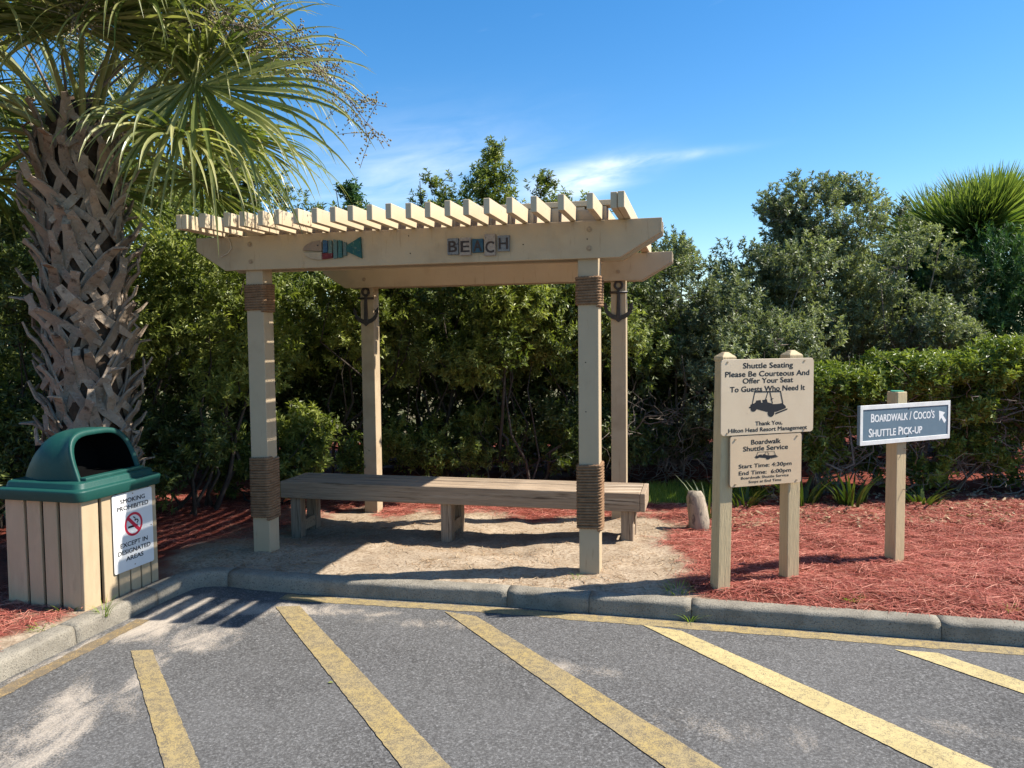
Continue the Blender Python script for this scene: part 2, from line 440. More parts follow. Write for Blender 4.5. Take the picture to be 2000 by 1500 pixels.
def bed_material():
    m, nd, lk = new_mat('bed_soil')
    out = nd.new('ShaderNodeOutputMaterial'); p = nd.new('ShaderNodeBsdfPrincipled'); lk.new(p.outputs[0], out.inputs[0])
    p.inputs['Roughness'].default_value = .95; p.inputs['Specular IOR Level'].default_value = .1
    tcn = nd.new('ShaderNodeTexCoord'); vec = tcn.outputs['Object']
    a = nd.new('ShaderNodeAttribute'); a.attribute_name = 'sand'
    g = nd.new('ShaderNodeAttribute'); g.attribute_name = 'turf'
    n1 = noise_node(nd, lk, 3.5, 6, .65, vec); n2 = noise_node(nd, lk, 45, 5, .7, vec); n3 = noise_node(nd, lk, 260, 3, .7, vec)
    sand = mixc(nd, lk, ramp(nd, lk, n1.outputs[0], [(.32, 0.0), (.68, 1.0)]), (.45, .36, .26), (.29, .22, .15))
    sand = mixc(nd, lk, ramp(nd, lk, n2.outputs[0], [(.44, 0.0), (.64, .85)]), sand, (.19, .13, .08))
    sand = mixc(nd, lk, ramp(nd, lk, n3.outputs[0], [(.55, 0.0), (.75, .4)]), sand, (.60, .52, .42))
    mulch = mixc(nd, lk, ramp(nd, lk, n2.outputs[0], [(.35, 0.0), (.7, 1.0)]), (.10, .030, .020), (.24, .060, .040))
    col = mixc(nd, lk, a.outputs['Fac'], mulch, sand)
    turf = mixc(nd, lk, n2.outputs[0], (.07, .13, .02), (.14, .22, .04))
    col = mixc(nd, lk, g.outputs['Fac'], col, turf)
    lk.new(col, p.inputs['Base Color'])
    b = nd.new('ShaderNodeBump'); b.inputs['Strength'].default_value = .7; b.inputs['Distance'].default_value = .012
    lk.new(n2.outputs[0], b.inputs['Height']); lk.new(b.outputs[0], p.inputs['Normal'])
    return m
M['bed'] = bed_material()
M['far_ground'] = surface('far_ground', (.12, .09, .055), (.09, .10, .04), .8, None, .95, .1, .3, 12)

# ------------------------------------------------------------------ ground
ASPH = -0.10
KERB = [(-3.10, 1.0), (-2.80, 2.70), (-2.578, 3.834), (-2.467, 4.327), (-2.325, 4.893), (-2.235, 5.20), (-2.17, 5.325), (-2.02, 5.345), (-1.75, 5.255), (-1.2, 5.115), (-.6, 4.99), (-.047, 4.872),
        (.458, 4.735), (1.054, 4.586), (2.01, 4.34), (2.754, 4.15), (4.2, 3.80), (8.5, 2.8)]
def resample(pts, step=.04):
    pts = [np.array(p, float) for p in pts]; out = []
    n = len(pts)
    for i in range(n - 1):
        p0, p1, p2, p3 = pts[max(i - 1, 0)], pts[i], pts[i + 1], pts[min(i + 2, n - 1)]
        L = np.linalg.norm(p2 - p1); k = max(2, int(L / step))
        m1 = (p2 - p0) / (np.linalg.norm(p2 - p1) + np.linalg.norm(p1 - p0) + 1e-9) * L
        m2 = (p3 - p1) / (np.linalg.norm(p3 - p2) + np.linalg.norm(p2 - p1) + 1e-9) * L
        for t in np.linspace(0, 1, k, endpoint=False):
            out.append((2*t**3-3*t**2+1)*p1 + (t**3-2*t**2+t)*m1 + (-2*t**3+3*t**2)*p2 + (t**3-t**2)*m2)
    out.append(pts[-1])
    return np.array(out)
KP = resample(KERB)
kt = np.gradient(KP, axis=0); kt /= np.linalg.norm(kt, axis=1)[:, None]
KN = np.stack([-kt[:, 1], kt[:, 0]], 1)            # points to the bed side (left of travel)
KS = np.concatenate([[0], np.cumsum(np.linalg.norm(np.diff(KP, axis=0), axis=1))])

BED_PTS = np.array([(.5, 5.3, 0), (-.6, 5.4, .005), (-1.95, 5.85, .02), (-1.45, 7.75, -.12), (.4, 7.3, -.10), (.85, 5.9, .01), (-.5, 6.4, -.05), (-1.9, 6.55, -.08), (1.3, 4.85, .03), (1.8, 4.75, .03), (2.6, 5.3, .03),
                    (2.5, 6.4, .03), (4.0, 5.5, .03), (4.3, 7.2, .05), (3.0, 7.1, .05), (1.6, 8.2, -.05), (-.6, 8.9, -.10), (-2.7, 7.5, 0), (-3.1, 5.8, .01), (-2.75, 5.0, .0), (-4.5, 5, .02), (-2.8, 4.0, .0), (1.5, 6.4, .0), (6, 10, .0), (-6, 10, .0)])
def bedz(x, y, rough=True):
    x = np.asarray(x, float); y = np.asarray(y, float)
    num = np.zeros_like(x); den = np.zeros_like(x)
    for a, b, c in BED_PTS:
        w = 1.0 / (((x - a) ** 2 + (y - b) ** 2) + .08) ** 2
        num += w * c; den += w
    z = num / den
    if rough:
        z = z + (vnoise(x, y, .42, 3) - .5) * .034 + (vnoise(x, y, .17, 4) - .5) * .026 + (vnoise(x, y, .085, 5) - .5) * .016
    # settle to just under the kerb's back edge
    d = np.full(x.shape, 9.0)
    for i in range(0, len(KP), 2):
        d = np.minimum(d, np.hypot(x - KP[i, 0], y - KP[i, 1]))
    k = 1 - sstep(.13, .38, d)
    return z * (1 - k) + (-.008 + (vnoise(x, y, .12, 9) - .5) * .012) * k

PX, PY, PTH = .4433, 5.2307, .2343
def to_local(x, y):
    c, s = math.cos(PTH), math.sin(PTH)
    return (x - PX) * c - (y - PY) * s, (x - PX) * s + (y - PY) * c
def to_world(a, b):
    c, s = math.cos(PTH), math.sin(PTH)
    return PX + a * c + b * s, PY - a * s + b * c
def sand_mask(x, y):
    a, b = to_local(np.asarray(x, float), np.asarray(y, float))
    j = (vnoise(x, y, .30, 21) - .5) * .5 + (vnoise(x, y, .09, 22) - .5) * .25
    right = .62 + .45 * sstep(-.1, -.5, b) - .05 * b
    m = (1 - sstep(-.12, .16, a - right + j * .6)) * sstep(-.25, .25, a + 2.95 + j) * (1 - sstep(-.15, .25, b - 1.95 + j))
    path = np.exp(-((np.asarray(x) - 1.25) / .35) ** 2 - ((np.asarray(y) - 6.55) / .28) ** 2)
    return np.clip(np.maximum(m, path * .9), 0, 1)
def turf_mask(x, y):
    return np.clip(sstep(-.1, .1, 1.0 - ((np.asarray(x) - 1.9) / .75) ** 2 - ((np.asarray(y) - 8.15) / .55) ** 2 + (vnoise(x, y, .2, 31) - .5) * .6), 0, 1)

def inside(poly, x, y):
    r = np.zeros(x.shape, bool); n = len(poly)
    for i in range(n):
        x0, y0 = poly[i]; x1, y1 = poly[(i + 1) % n]
        if y0 == y1: continue
        r ^= ((y0 > y) != (y1 > y)) & (x < (x1 - x0) * (y - y0) / (y1 - y0) + x0)
    return r
ROAD = [tuple(p) for p in KP + KN * .055] + [(9.5, -25), (-9.5, -25)]

mb = MB(); mb.add([(-400, -400, -.42), (400, -400, -.42), (400, 400, -.42), (-400, 400, -.42)], [(0, 1, 2, 3)])
tag(mb.build('ground', M['far_ground']), kind='structure')

xs = np.arange(-9, 10.001, .045); ys = np.arange(1.0, 12.5, .045)
gx, gy = np.meshgrid(xs, ys, indexing='ij')
gz = bedz(gx, gy)
nx, ny = gx.shape
idx = np.arange(nx * ny).reshape(nx, ny)
F = np.stack([idx[:-1, :-1], idx[1:, :-1], idx[1:, 1:], idx[:-1, 1:]], -1).reshape(-1, 4)
cx = (gx[:-1, :-1] + .0225).ravel(); cy = (gy[:-1, :-1] + .0225).ravel()
F = F[~inside(ROAD, cx, cy)]
used = np.unique(F); remap = np.full(nx * ny, -1); remap[used] = np.arange(len(used))
V = np.stack([gx.ravel(), gy.ravel(), gz.ravel()], 1)[used]
me = np_mesh('planting_bed', V, remap[F], M['bed'], True, attrs={'sand': sand_mask(V[:, 0], V[:, 1]), 'turf': turf_mask(V[:, 0], V[:, 1])})
tag(link('planting_bed', me), kind='structure')

# car park
mb = MB(); n = len(ROAD)
mb.add([(x, y, ASPH) for x, y in ROAD], [tuple(range(n - 1, -1, -1))])
car_park = tag(mb.build('car_park', M['asphalt']), kind='structure')

def stripe(name, a0, a1, b0, b1, material, z, parent, jit=.0025):
    """painted band between the two long edges a0-a1 and b0-b1"""
    a0, a1, b0, b1 = map(np.array, (a0, a1, b0, b1))
    L = np.linalg.norm(a1 - a0); k = max(2, int(L / .03))
    V, Fc = [], []
    for i in range(k + 1):
        t = i / k
        p = a0 + (a1 - a0) * t; q = b0 + (b1 - b0) * t
        w = (q - p) / np.linalg.norm(q - p)
        p = p + w * random.uniform(-jit, jit); q = q + w * random.uniform(-jit, jit)
        V += [(p[0], p[1], z), (q[0], q[1], z)]
        if i: Fc.append((2*i-2, 2*i-1, 2*i+1, 2*i))
    m = MB(); m.add(V, Fc)
    me = m.mesh(name, material)
    o = link(name, me, parent)
    return o
def ext(p, q, t): return (p[0] + (q[0] - p[0]) * t, p[1] + (q[1] - p[1]) * t)
LINES = [((-2.11, 4.216), (-1.397, 3.027), (-1.997, 4.227), (-1.253, 3.024), 'yellow'), ((-1.522, 4.907), (-.451, 3.009), (-1.373, 4.922), (-.259, 3.005), 'yellow'),
         ((-.435, 4.79), (.588, 2.989), (-.234, 4.70), (.804, 2.985), 'yellow'), ((.755, 4.52), (1.623, 2.969), (.959, 4.425), (1.85, 2.965), 'yellow_new'),
         ((2.04, 4.125), (2.90, 2.80), (2.245, 4.07), (3.06, 2.80), 'yellow_new')]
for a0, a1, b0, b1, mn in LINES:
    stripe('parking_line', a0, ext(a0, a1, 1.9), b0, ext(b0, b1, 1.9), M[mn], ASPH + .004, car_park)
def edge_band(i0, i1, o0, o1, mn, z):
    V, Fc = [], []
    for k, i in enumerate(range(i0, i1)):
        p, q = KP[i] - KN[i] * (o0 + random.uniform(-.006, .006)), KP[i] - KN[i] * (o1 + random.uniform(-.008, .008))
        V += [(p[0], p[1], z), (q[0], q[1], z)]
        if k: Fc.append((2*k-2, 2*k-1, 2*k+1, 2*k))
    m = MB(); m.add(V, Fc); m.build('edge_line', M[mn], car_park)
ic = int(np.argmin(np.hypot(KP[:, 0] + 1.5, KP[:, 1] - 5.19)))
edge_band(ic, len(KP) - 2, .03, .135, 'yellow', ASPH + .002)
i0 = int(np.argmin(np.hypot(KP[:, 0] + 2.70, KP[:, 1] - 3.2))); i1 = int(np.argmin(np.hypot(KP[:, 0] + 2.35, KP[:, 1] - 4.75)))
edge_band(i0, i1, .06, .15, 'yellow_old', ASPH + .002)

# kerb: a core with separate cast stones
PROF = [(.0, -.24), (.0, ASPH), (.003, -.060), (.005, -.026), (.008, -.013), (.014, -.004), (.023, .001), (.045, .004), (.080, .006), (.112, .005), (.126, .001), (.134, -.010), (.135, -.24)]
def kerb_sweep(s0, s1, shrink=0.0):
    k = max(2, int((s1 - s0) / .05)); V, Fc = [], []
    m = len(PROF)
    for j, s in enumerate(np.linspace(s0, s1, k + 1)):
        p = np.array([np.interp(s, KS, KP[:, 0]), np.interp(s, KS, KP[:, 1])]); nn = np.array([np.interp(s, KS, KN[:, 0]), np.interp(s, KS, KN[:, 1])]); nn /= np.linalg.norm(nn)
        e = min(j, k - j); drop = .002 if e == 0 else 0
        for o, z in PROF:
            oo = o + (shrink if o < .06 else -shrink) + random.uniform(-.0025, .0025); zz = z - (shrink + drop if z > -.2 else 0) + (random.uniform(-.002, .002) if z > -.05 else 0)
            V.append((*(p + nn * oo), zz))
        if j:
            for q in range(m - 1):
                Fc.append(((j-1)*m+q, j*m+q, j*m+q+1, (j-1)*m+q+1))
    Fc.append(tuple(range(m))); Fc.append(tuple(k*m+q for q in range(m - 1, -1, -1)))
    b = MB(); b.add(V, Fc); return b
kerb = tag(kerb_sweep(.2, KS[-1] - .2, .010).build('kerb', M['joint'], smooth=False), kind='structure')
def s_at(x, y): return float(KS[int(np.argmin(np.hypot(KP[:, 0] - x, KP[:, 1] - y)))])
cuts = [.0, s_at(-2.9, 2.2), s_at(-2.467, 4.327), s_at(-2.30, 4.96), s_at(-2.0, 5.34), s_at(-.047, 4.872), s_at(.47, 4.73), s_at(1.054, 4.586), s_at(2.37, 4.25), s_at(4.2, 3.8), s_at(6.2, 3.3), KS[-1]]
for a, b in zip(cuts[:-1], cuts[1:]):
    o = kerb_sweep(a + .0018, b - .0018).build('kerb_stone', M['concrete'], kerb, smooth=True)
    for p in list(o.data.polygons)[-2:]: p.use_smooth = False

# ------------------------------------------------------------------ pergola
W, P, ZB, BH, PW = 2.4608, 2.0049, 2.1136, .2455, .1372
ZT = ZB + BH
perg = tag(empty('pergola', (PX, PY, 0), -PTH), 'tan painted wooden pergola with slatted top over the bench', 'pergola')
POSTS = [(0, 0, 0), (-W, 0, .02), (-W, P, -.12), (0, P, -.08)]
post_obs = []
for k, (a, b, g) in enumerate(POSTS):
    o = MB().box(a, a + PW, b, b + PW, g - .25, ZT + .078).build('post', M['paint'], perg, bevel=.005, seg=2)
    post_obs.append(o)
x0, x1 = -W - .3775, PW + .4144
prof = [(x0, ZT), (x0, ZT - .095), (x0 + .235, ZB), (x1 - .268, ZB), (x1, ZT - .090), (x1, ZT)]
prof = [(x0 + .235, ZB), (x1 - .268, ZB), (x1, ZT - .090), (x1, ZT), (x0, ZT), (x0, ZT - .095)]
for nm, b0 in (('front_beam', -.038), ('front_beam', PW), ('rear_beam', P - .038), ('rear_beam', P + PW)):
    sh = .0 if b0 < 0 else .004
    bo = MB().prism([(x, z - sh) for x, z in prof], b0, b0 + .038).build(nm, M['paint'], perg, bevel=.004, seg=2)
    if b0 == -.038: front_beam = bo
    if b0 == P - .038: rear_beam = bo
def disc(x, z, r, y0, y1, n=12):
    return [(x + r * math.cos(2 * math.pi * i / n), z + r * math.sin(2 * math.pi * i / n)) for i in range(n)], y0, y1
for beam, bb, spots in ((front_beam, -.038, [(.084, 2.301), (.083, 2.178), (-2.396, 2.299), (-2.391, 2.174)]), (rear_beam, P - .038, [(.07, 2.19), (-2.40, 2.19), (.072, 2.30), (-2.40, 2.30)])):
    for (a, z) in spots:
        bo = MB().prism(*disc(a, z, .019, bb - .004, bb)).build('washer', M['bolt'], beam, bevel=.001)
        MB().prism(*disc(a, z, .011, bb - .010, bb - .004, 8)).build('bolt_head', M['bolt'], beam, bevel=.002)
for a, z in ((.07, 2.239), (-1.17, 2.31), (-1.16, 2.19), (.05, 1.43), (.05, 1.10), (-.36, 2.22)):
    bb = -.038 if z > ZB else 0
    MB().prism(*disc(a, z, .0045, bb - .0012, bb, 6)).build('nail_head', M['hole'], front_beam if z > ZB else post_obs[0])
# rafters: positions along the beam measured from the picture, spacing widens to the right
RAF = [-2.679, -2.640, -2.497, -2.318, -2.202, -2.067, -1.941, -1.804, -1.675, -1.545, -1.416, -1.288, -1.152, -1.024, -.897, -.765, -.639, -.507, -.369, -.216, -.046, .128, .272, .314]
for i, a in enumerate(RAF):
    j = random.uniform(-.012, .012)
    o = MB().box(-.001, .039, -.480 + j, P + PW + .16 + j, 0, .097).build('rafter', M['rafter'], perg, bevel=.003, seg=1, loc=(a, 0, ZT + .0005 + random.uniform(0, .002)), rot=(0, 0, random.uniform(-.003, .003)))
for a, a2 in zip(RAF[:-1], RAF[1:]):                 # added strips, widths set to shut out sun between the rafters
    t = (a2 - a) - .1265 - (.006 if a < -.95 else -.006)
    if t > .004: MB().box(0, t, .002, P + PW, 0, .094).build('shade_strip', M['rafter'], perg, loc=(a + .0395, 0, ZT + .001))
for b0 in (.0, P):
    MB().box(-2.69, .300, b0, b0 + .14, ZT + .1005, ZT + .137).build('cap_board', M['rafter'], perg, bevel=.003)

# rope wrapped round the front posts
def rope_wrap(a, z0, z1, host, seed):
    pitch = .0205; r = .0105; coils = (z1 - z0) / pitch
    rad = .022; half = PW / 2 + r * .85
    # one turn as a rounded square, sampled evenly
    per = []
    for c, (sx_, sy_) in enumerate(((1, -1), (1, 1), (-1, 1), (-1, -1))):
        cx_, cy_ = sx_ * (half - rad), sy_ * (half - rad)
        a0 = -math.pi / 2 + c * math.pi / 2
        for q in range(5):
            an = a0 + q * math.pi / 8
            per.append((cx_ + rad * math.cos(an), cy_ + rad * math.sin(an)))
    per.append(per[0]); per = np.array(per)
    s = np.concatenate([[0], np.cumsum(np.linalg.norm(np.diff(per, axis=0), axis=1))]); Lp = s[-1]
    step = .0050; N = int(coils * Lp / step)
    u = np.arange(N) * step
    um = np.mod(u, Lp)
    rr = np.random.default_rng(seed)
    wob = np.interp(u, np.linspace(0, u[-1], 60), rr.normal(0, .0012, 60))
    C = np.stack([np.interp(um, s, per[:, 0]), np.interp(um, s, per[:, 1]), z0 + r + u / Lp * pitch * (coils - 1) / coils + wob], 1)
    T = np.gradient(C, axis=0); T /= np.linalg.norm(T, axis=1)[:, None]
    up = np.array([0, 0, 1.0]); A = np.cross(T, up); A /= np.linalg.norm(A, axis=1)[:, None]; B = np.cross(A, T)
    k = 9; V = []
    for q in range(k):
        ph = 2 * math.pi * q / k
        lob = 1 + .30 * np.cos(3 * ph + u * 2 * math.pi / .021)
        V.append(C + (A * math.cos(ph) + B * math.sin(ph)) * (r * lob)[:, None])
    V = np.stack(V, 1).reshape(-1, 3)
    i = np.arange(N - 1)[:, None] * k; q = np.arange(k)[None, :]
    Fq = np.stack([i + q, i + (q + 1) % k, i + k + (q + 1) % k, i + k + q], -1).reshape(-1, 4)
    me = np_mesh('rope_wrap', V, Fq, M['rope'], True)
    return link('rope_wrap', me, perg, (a + PW / 2, PW / 2, 0))
rope_wrap(0, 1.796, 2.005, post_obs[0], 1); rope_wrap(0, .295, .753, post_obs[0], 2)
rope_wrap(-W, 1.807, 2.020, post_obs[1], 3); rope_wrap(-W, .263, .737, post_obs[1], 4)

# anchors hung on the rear posts
def anchor(a, b, ztop, label):
    wx, wy = to_world(a, b)
    t = tag(empty('anchor_ornament', (wx, wy, ztop), -PTH), label, 'anchor', 'metal anchors on the rear posts')
    ring = [(.034 * math.cos(q), 0, -.036 + .034 * math.sin(q)) for q in np.linspace(0, 2 * math.pi, 21)]
    MB().tube(ring, .012, 6, False).build('ring', M['anchor'], t, smooth=True)
    MB().prism([(-.013, -.072), (-.021, -.34), (.021, -.34), (.013, -.072)], -.009, .009).build('shank', M['anchor'], t, bevel=.003)
    MB().tube([(-.082, 0, -.10), (.082, 0, -.10)], .012, 6).build('stock', M['anchor'], t, smooth=True)
    arc_o = [(math.sin(q) * .125, -.245 - .105 * math.cos(q)) for q in np.linspace(-1.75, 1.75, 15)]
    arc_i = [(math.sin(q) * .104, -.226 - .082 * math.cos(q)) for q in np.linspace(1.70, -1.70, 15)]
    arc_o[7] = (0, -.372)
    MB().prism(arc_o + arc_i, -.006, .006).build('arms', M['anchor'], t, bevel=.002)
    for s in (-1, 1):
        MB().prism([(s * .128, -.185), (s * .088, -.232), (s * .132, -.252)][::s], -.008, .008).build('fluke', M['anchor'], t, bevel=.002)
anchor(-2.400, P - .010, 2.106, 'dark metal anchor hung on the left rear pergola post')
anchor(.071, P - .010, 2.106, 'dark metal anchor hung on the right rear pergola post')

# wooden fish ornament
def plank_mat(name, c, c2, sc=30): 
    return surface(name, c, c2, sc, None, .8, .2, .3, 80, fine=((.34, .30, .26), 60, .60, .72))
wx, wy = to_world(-1.968, -.038)
fish = tag(empty('fish_ornament', (wx, wy, 2.166), -PTH), 'striped wooden fish nailed on the front pergola beam', 'ornament')
FX = lambda a: a + 1.968
FZ = lambda z: z - 2.166
el_ = lambda q, cx, cz, rx, rz: (cx + rx * math.cos(q), cz + rz * math.sin(q))
hx, hz = .148, .072
up_ = [el_(q, hx, .072, .148, .066) for q in np.linspace(math.pi / 2, math.pi, 9)]
lo_ = [el_(q, hx, .056, .140, .056) for q in np.linspace(math.pi, 1.5 * math.pi, 8)]
MB().prism(up_[::-1][0:1] and [(hx, .060)] + up_, -.018, 0).build('head', plank_mat('fish_tan', (.27, .20, .15), (.22, .17, .13)), fish, bevel=.002)
MB().prism([(hx, .054)] + lo_, -.018, 0).build('jaw', plank_mat('fish_cream', (.42, .35, .25), (.33, .27, .2)), fish, bevel=.002)
MB().prism(*disc(.120, .102, .0055, -.0195, -.018, 8)).build('eye', M['ink'], fish)
bands = [(.156, .192, .048, .140, (.03, .085, .17), (.06, .12, .19)), (.200, .228, .018, .138, (.12, .18, .155), (.08, .14, .14)), (.236, .268, .004, .140, (.08, .155, .165), (.11, .17, .155)), (.275, .305, .008, .135, (.03, .105, .11), (.06, .15, .145)), (.312, .338, .020, .120, (.13, .18, .16), (.09, .13, .13))]
for i, (a, b, z0, z1, c, c2) in enumerate(bands):
    MB().prism([(a, z0), (b, z0 + .004), (b - .001, z1 - .006), (a + .003, z1)], -.016 - .004 * (i % 2), 0).build('stripe', plank_mat('fish_stripe_%d' % i, c, c2), fish, bevel=.002)
MB().prism([(.152, .004), (.226, .010), (.236, .044), (.152, .046)], -.021, 0).build('belly_patch', plank_mat('fish_red', (.17, .03, .035), (.09, .025, .03)), fish, bevel=.002)
MB().prism([(.338, .052), (.452, .0), (.446, .150), (.338, .094)], -.018, 0).build('tail_fin', plank_mat('fish_teal', (.018, .08, .10), (.03, .105, .085)), fish, bevel=.002)

# BEACH letter blocks
wx, wy = to_world(-.885, -.038)
beach = tag(empty('beach_letters', (wx, wy, 2.16), -PTH), 'row of five distressed wooden blocks spelling BEACH on the beam', 'letter sign')
pale = surface('block_pale', (.36, .31, .26), (.24, .20, .175), 40, None, .8, .2, .3, 90, fine=((.14, .12, .11), 50, .58, .70))
grey = surface('block_grey', (.13, .14, .15), (.23, .24, .245), 40, None, .8, .2, .3, 90, fine=((.06, .06, .07), 45, .55, .68))
blue = surface('block_blue', (.03, .07, .115), (.05, .11, .14), 40, None, .8, .2, .3, 90)
lett = surface('block_ink', (.035, .028, .028), (.07, .055, .05), 60, None, .8, .2)
for ch, a0, a1, z0, z1, mm in (('B', -.885, -.806, 2.168, 2.278, grey), ('E', -.799, -.718, 2.160, 2.280, pale), ('A', -.708, -.632, 2.176, 2.268, blue), ('C', -.624, -.546, 2.152, 2.297, pale), ('H', -.532, -.450, 2.178, 2.284, grey)):
    o = MB().box(a0 + .885, a1 + .885, -.022, 0, z0 - 2.16, z1 - 2.16).build('letter_block', mm, beach, bevel=.003)
    zc = (z0 + z1) / 2 - 2.16 - (.014 if ch == 'C' else 0)
    text_part(ch, o, lett, (a0 + a1) / 2 + .885, zc, (a1 - a0) * .74, .078, -.0228, .02, name='letter')

wx, wy = to_world(-2.581, -.041)
cable = MB().tube([(.0, -.001, .155), (.018, -.003, .130), (.034, -.004, .095), (.036, -.004, .06), (.012, -.006, .03), (-.047, -.012, .0)], .003, 6).build('loose_cable', M['cable'], smooth=True, loc=(wx, wy, 2.213), rot=(0, 0, -PTH))
tag(cable, 'thin pale loose cable dangling over the left beam end', 'cable')

# ------------------------------------------------------------------ bench
BL, BR, BY, BW, BZ = -2.683, .3886, .786, .452, .404
wx, wy = to_world(BL, BY)
bench = tag(empty('bench', (wx, wy, 0), -PTH), 'long low weathered timber bench under the pergola', 'bench')
LB = BR - BL
for k in range(3):
    y0 = .041 + k * .1245
    MB().box(-LB / 2 + .042, LB / 2 - .042, -.0605, .0605, -.019, .019).build('seat_plank', M['bench'], bench, bevel=.006, seg=2, loc=(LB / 2, y0 + .0615, BZ - .021 + random.uniform(-.0015, .0015)))
for nm, yy in (('front_rail', .0195), ('rear_rail', BW - .0195)):
    MB().box(-LB / 2 + .0, LB / 2 - .040, -.0195, .0195, -.0715, .0715).build(nm, M['bench'], bench, bevel=.006, seg=2, loc=(LB / 2, yy, BZ - .0715))
for xx in (.021, LB - .0195):
    y0, y1 = (.0405, BW - .0405) if xx < 1 else (0.0, BW)
    MB().box(-.019, .019, y0, y1, -.0705, .0705).build('end_board', M['bench'], bench, bevel=.005, seg=2, loc=(xx, 0, BZ - .071))
for xx in (.115, 1.465, 2.93):
    zz = -.10 if xx < 1 else -.06
    for yy in (.076, BW - .101):
        MB().box(-.046, .046, -.046, .046, zz - .1, .363).build('leg', M['bench_leg'], bench, bevel=.005, seg=2, loc=(xx, yy + .012, 0))
    MB().box(-.019, .019, .135, BW - .121, zz + .06, zz + .155).build('stretcher', M['bench'], bench, bevel=.004, loc=(xx + .02, 0, 0))

# ------------------------------------------------------------------ two-post sign
SX, SY, STH = 1.2655, 4.777, .314
sg = tag(empty('shuttle_sign', (SX, SY, 0), STH), 'tan two post notice about shuttle seating with two boards', 'sign')
def capped_post(name, a, h, lean, mat_):
    b = MB()
    s = .0445
    lv = [(-.2, s), (h - .045, s), (h - .040, s * 1.12), (h - .018, s * 1.12), (h + .012, s * .34), (h + .012, s * .34)]
    V, Fc = [], []
    for z, q in lv[:-1]: V += [(-q, -q, z), (q, -q, z), (q, q, z), (-q, q, z)]
    for i in range(len(lv) - 2):
        for k in range(4): Fc.append((i*4+k, i*4+(k+1) % 4, (i+1)*4+(k+1) % 4, (i+1)*4+k))
    Fc += [(3, 2, 1, 0), tuple(4 * (len(lv) - 2) + k for k in range(4))]
    b.add(V, Fc)
    return b.build(name, mat_, sg, bevel=.003, loc=(a, .0445, 0), rot=(0, lean, 0))
capped_post('post', .040, 1.485, .020, M['post_wood']); capped_post('post', .551, 1.490, .004, M['post_wood'])
def rounded(x0, x1, z0, z1, r, n=4):
    out = []
    for cx_, cz_, a0 in ((x1 - r, z0 + r, -math.pi / 2), (x1 - r, z1 - r, 0), (x0 + r, z1 - r, math.pi / 2), (x0 + r, z0 + r, math.pi)):
        for q in range(n + 1):
            an = a0 + q * math.pi / 2 / n; out.append((cx_ + r * math.cos(an), cz_ + r * math.sin(an)))
    return out
b1 = MB().prism(rounded(-.004, .671, .985, 1.452, .022), -.026, -.018).build('notice_board', M['sign_tan'], sg, bevel=.001)
b2 = MB().prism(rounded(.064, .586, .664, .980, .016), -.024, -.016).build('notice_board', M['sign_tan2'], sg, bevel=.001)
for a, z in ((.04, 1.435), (.60, 1.435), (.04, 1.0), (.60, 1.0), (.10, .96), (.55, .96), (.10, .68), (.55, .68)):
    MB().prism(*disc(a, z, .006, -.029, -.0165 if z < .99 else -.025, 8)).build('screw', M['bolt'], b1 if z > .99 else b2)
A1 = lambda X: -.004 + (X - 130) / 970 * .675
Z1 = lambda Y: 1.452 - (Y - 113) / 790 * .467
def line(bd, y, AX, ZY, s, X0, X1, Y, cap, bold=.024):
    text_part(s, bd, M['ink'], AX((X0 + X1) / 2), ZY(Y), AX(X1) - AX(X0), cap, y, bold)
for s, X0, X1, Y, cap in (('Shuttle Seating', 352, 873, 180, .0345), ('Please Be Courteous And', 172, 1050, 266, .0345), ('Offer Your Seat', 350, 876, 338, .0335), ('To Guests Who Need It', 220, 1004, 424, .0345), ('Thank You,', 482, 765, 788, .0265), ('Hilton Head Resort Management', 206, 1032, 852, .0265)):
    line(b1, -.0266, A1, Z1, s, X0, X1, Y, cap)
A2 = lambda X: .064 + (X - 240) / 740 * .522
Z2 = lambda Y: .980 - (Y - 905) / 520 * .316
for s, X0, X1, Y, cap, bo in (('Boardwalk', 453, 757, 974, .031, .024), ('Shuttle Service', 371, 834, 1040, .031, .024), ('Start Time: 4:30pm', 326, 874, 1216, .025, .024), ('End Time:  6:00pm', 328, 867, 1286, .025, .024), ('Boardwalk Shuttle Service', 350, 845, 1337, .0165, .02), ('Stops at End Time', 428, 767, 1380, .0165, .02)):
    line(b2, -.0246, A2, Z2, s, X0, X1, Y, cap, bo)
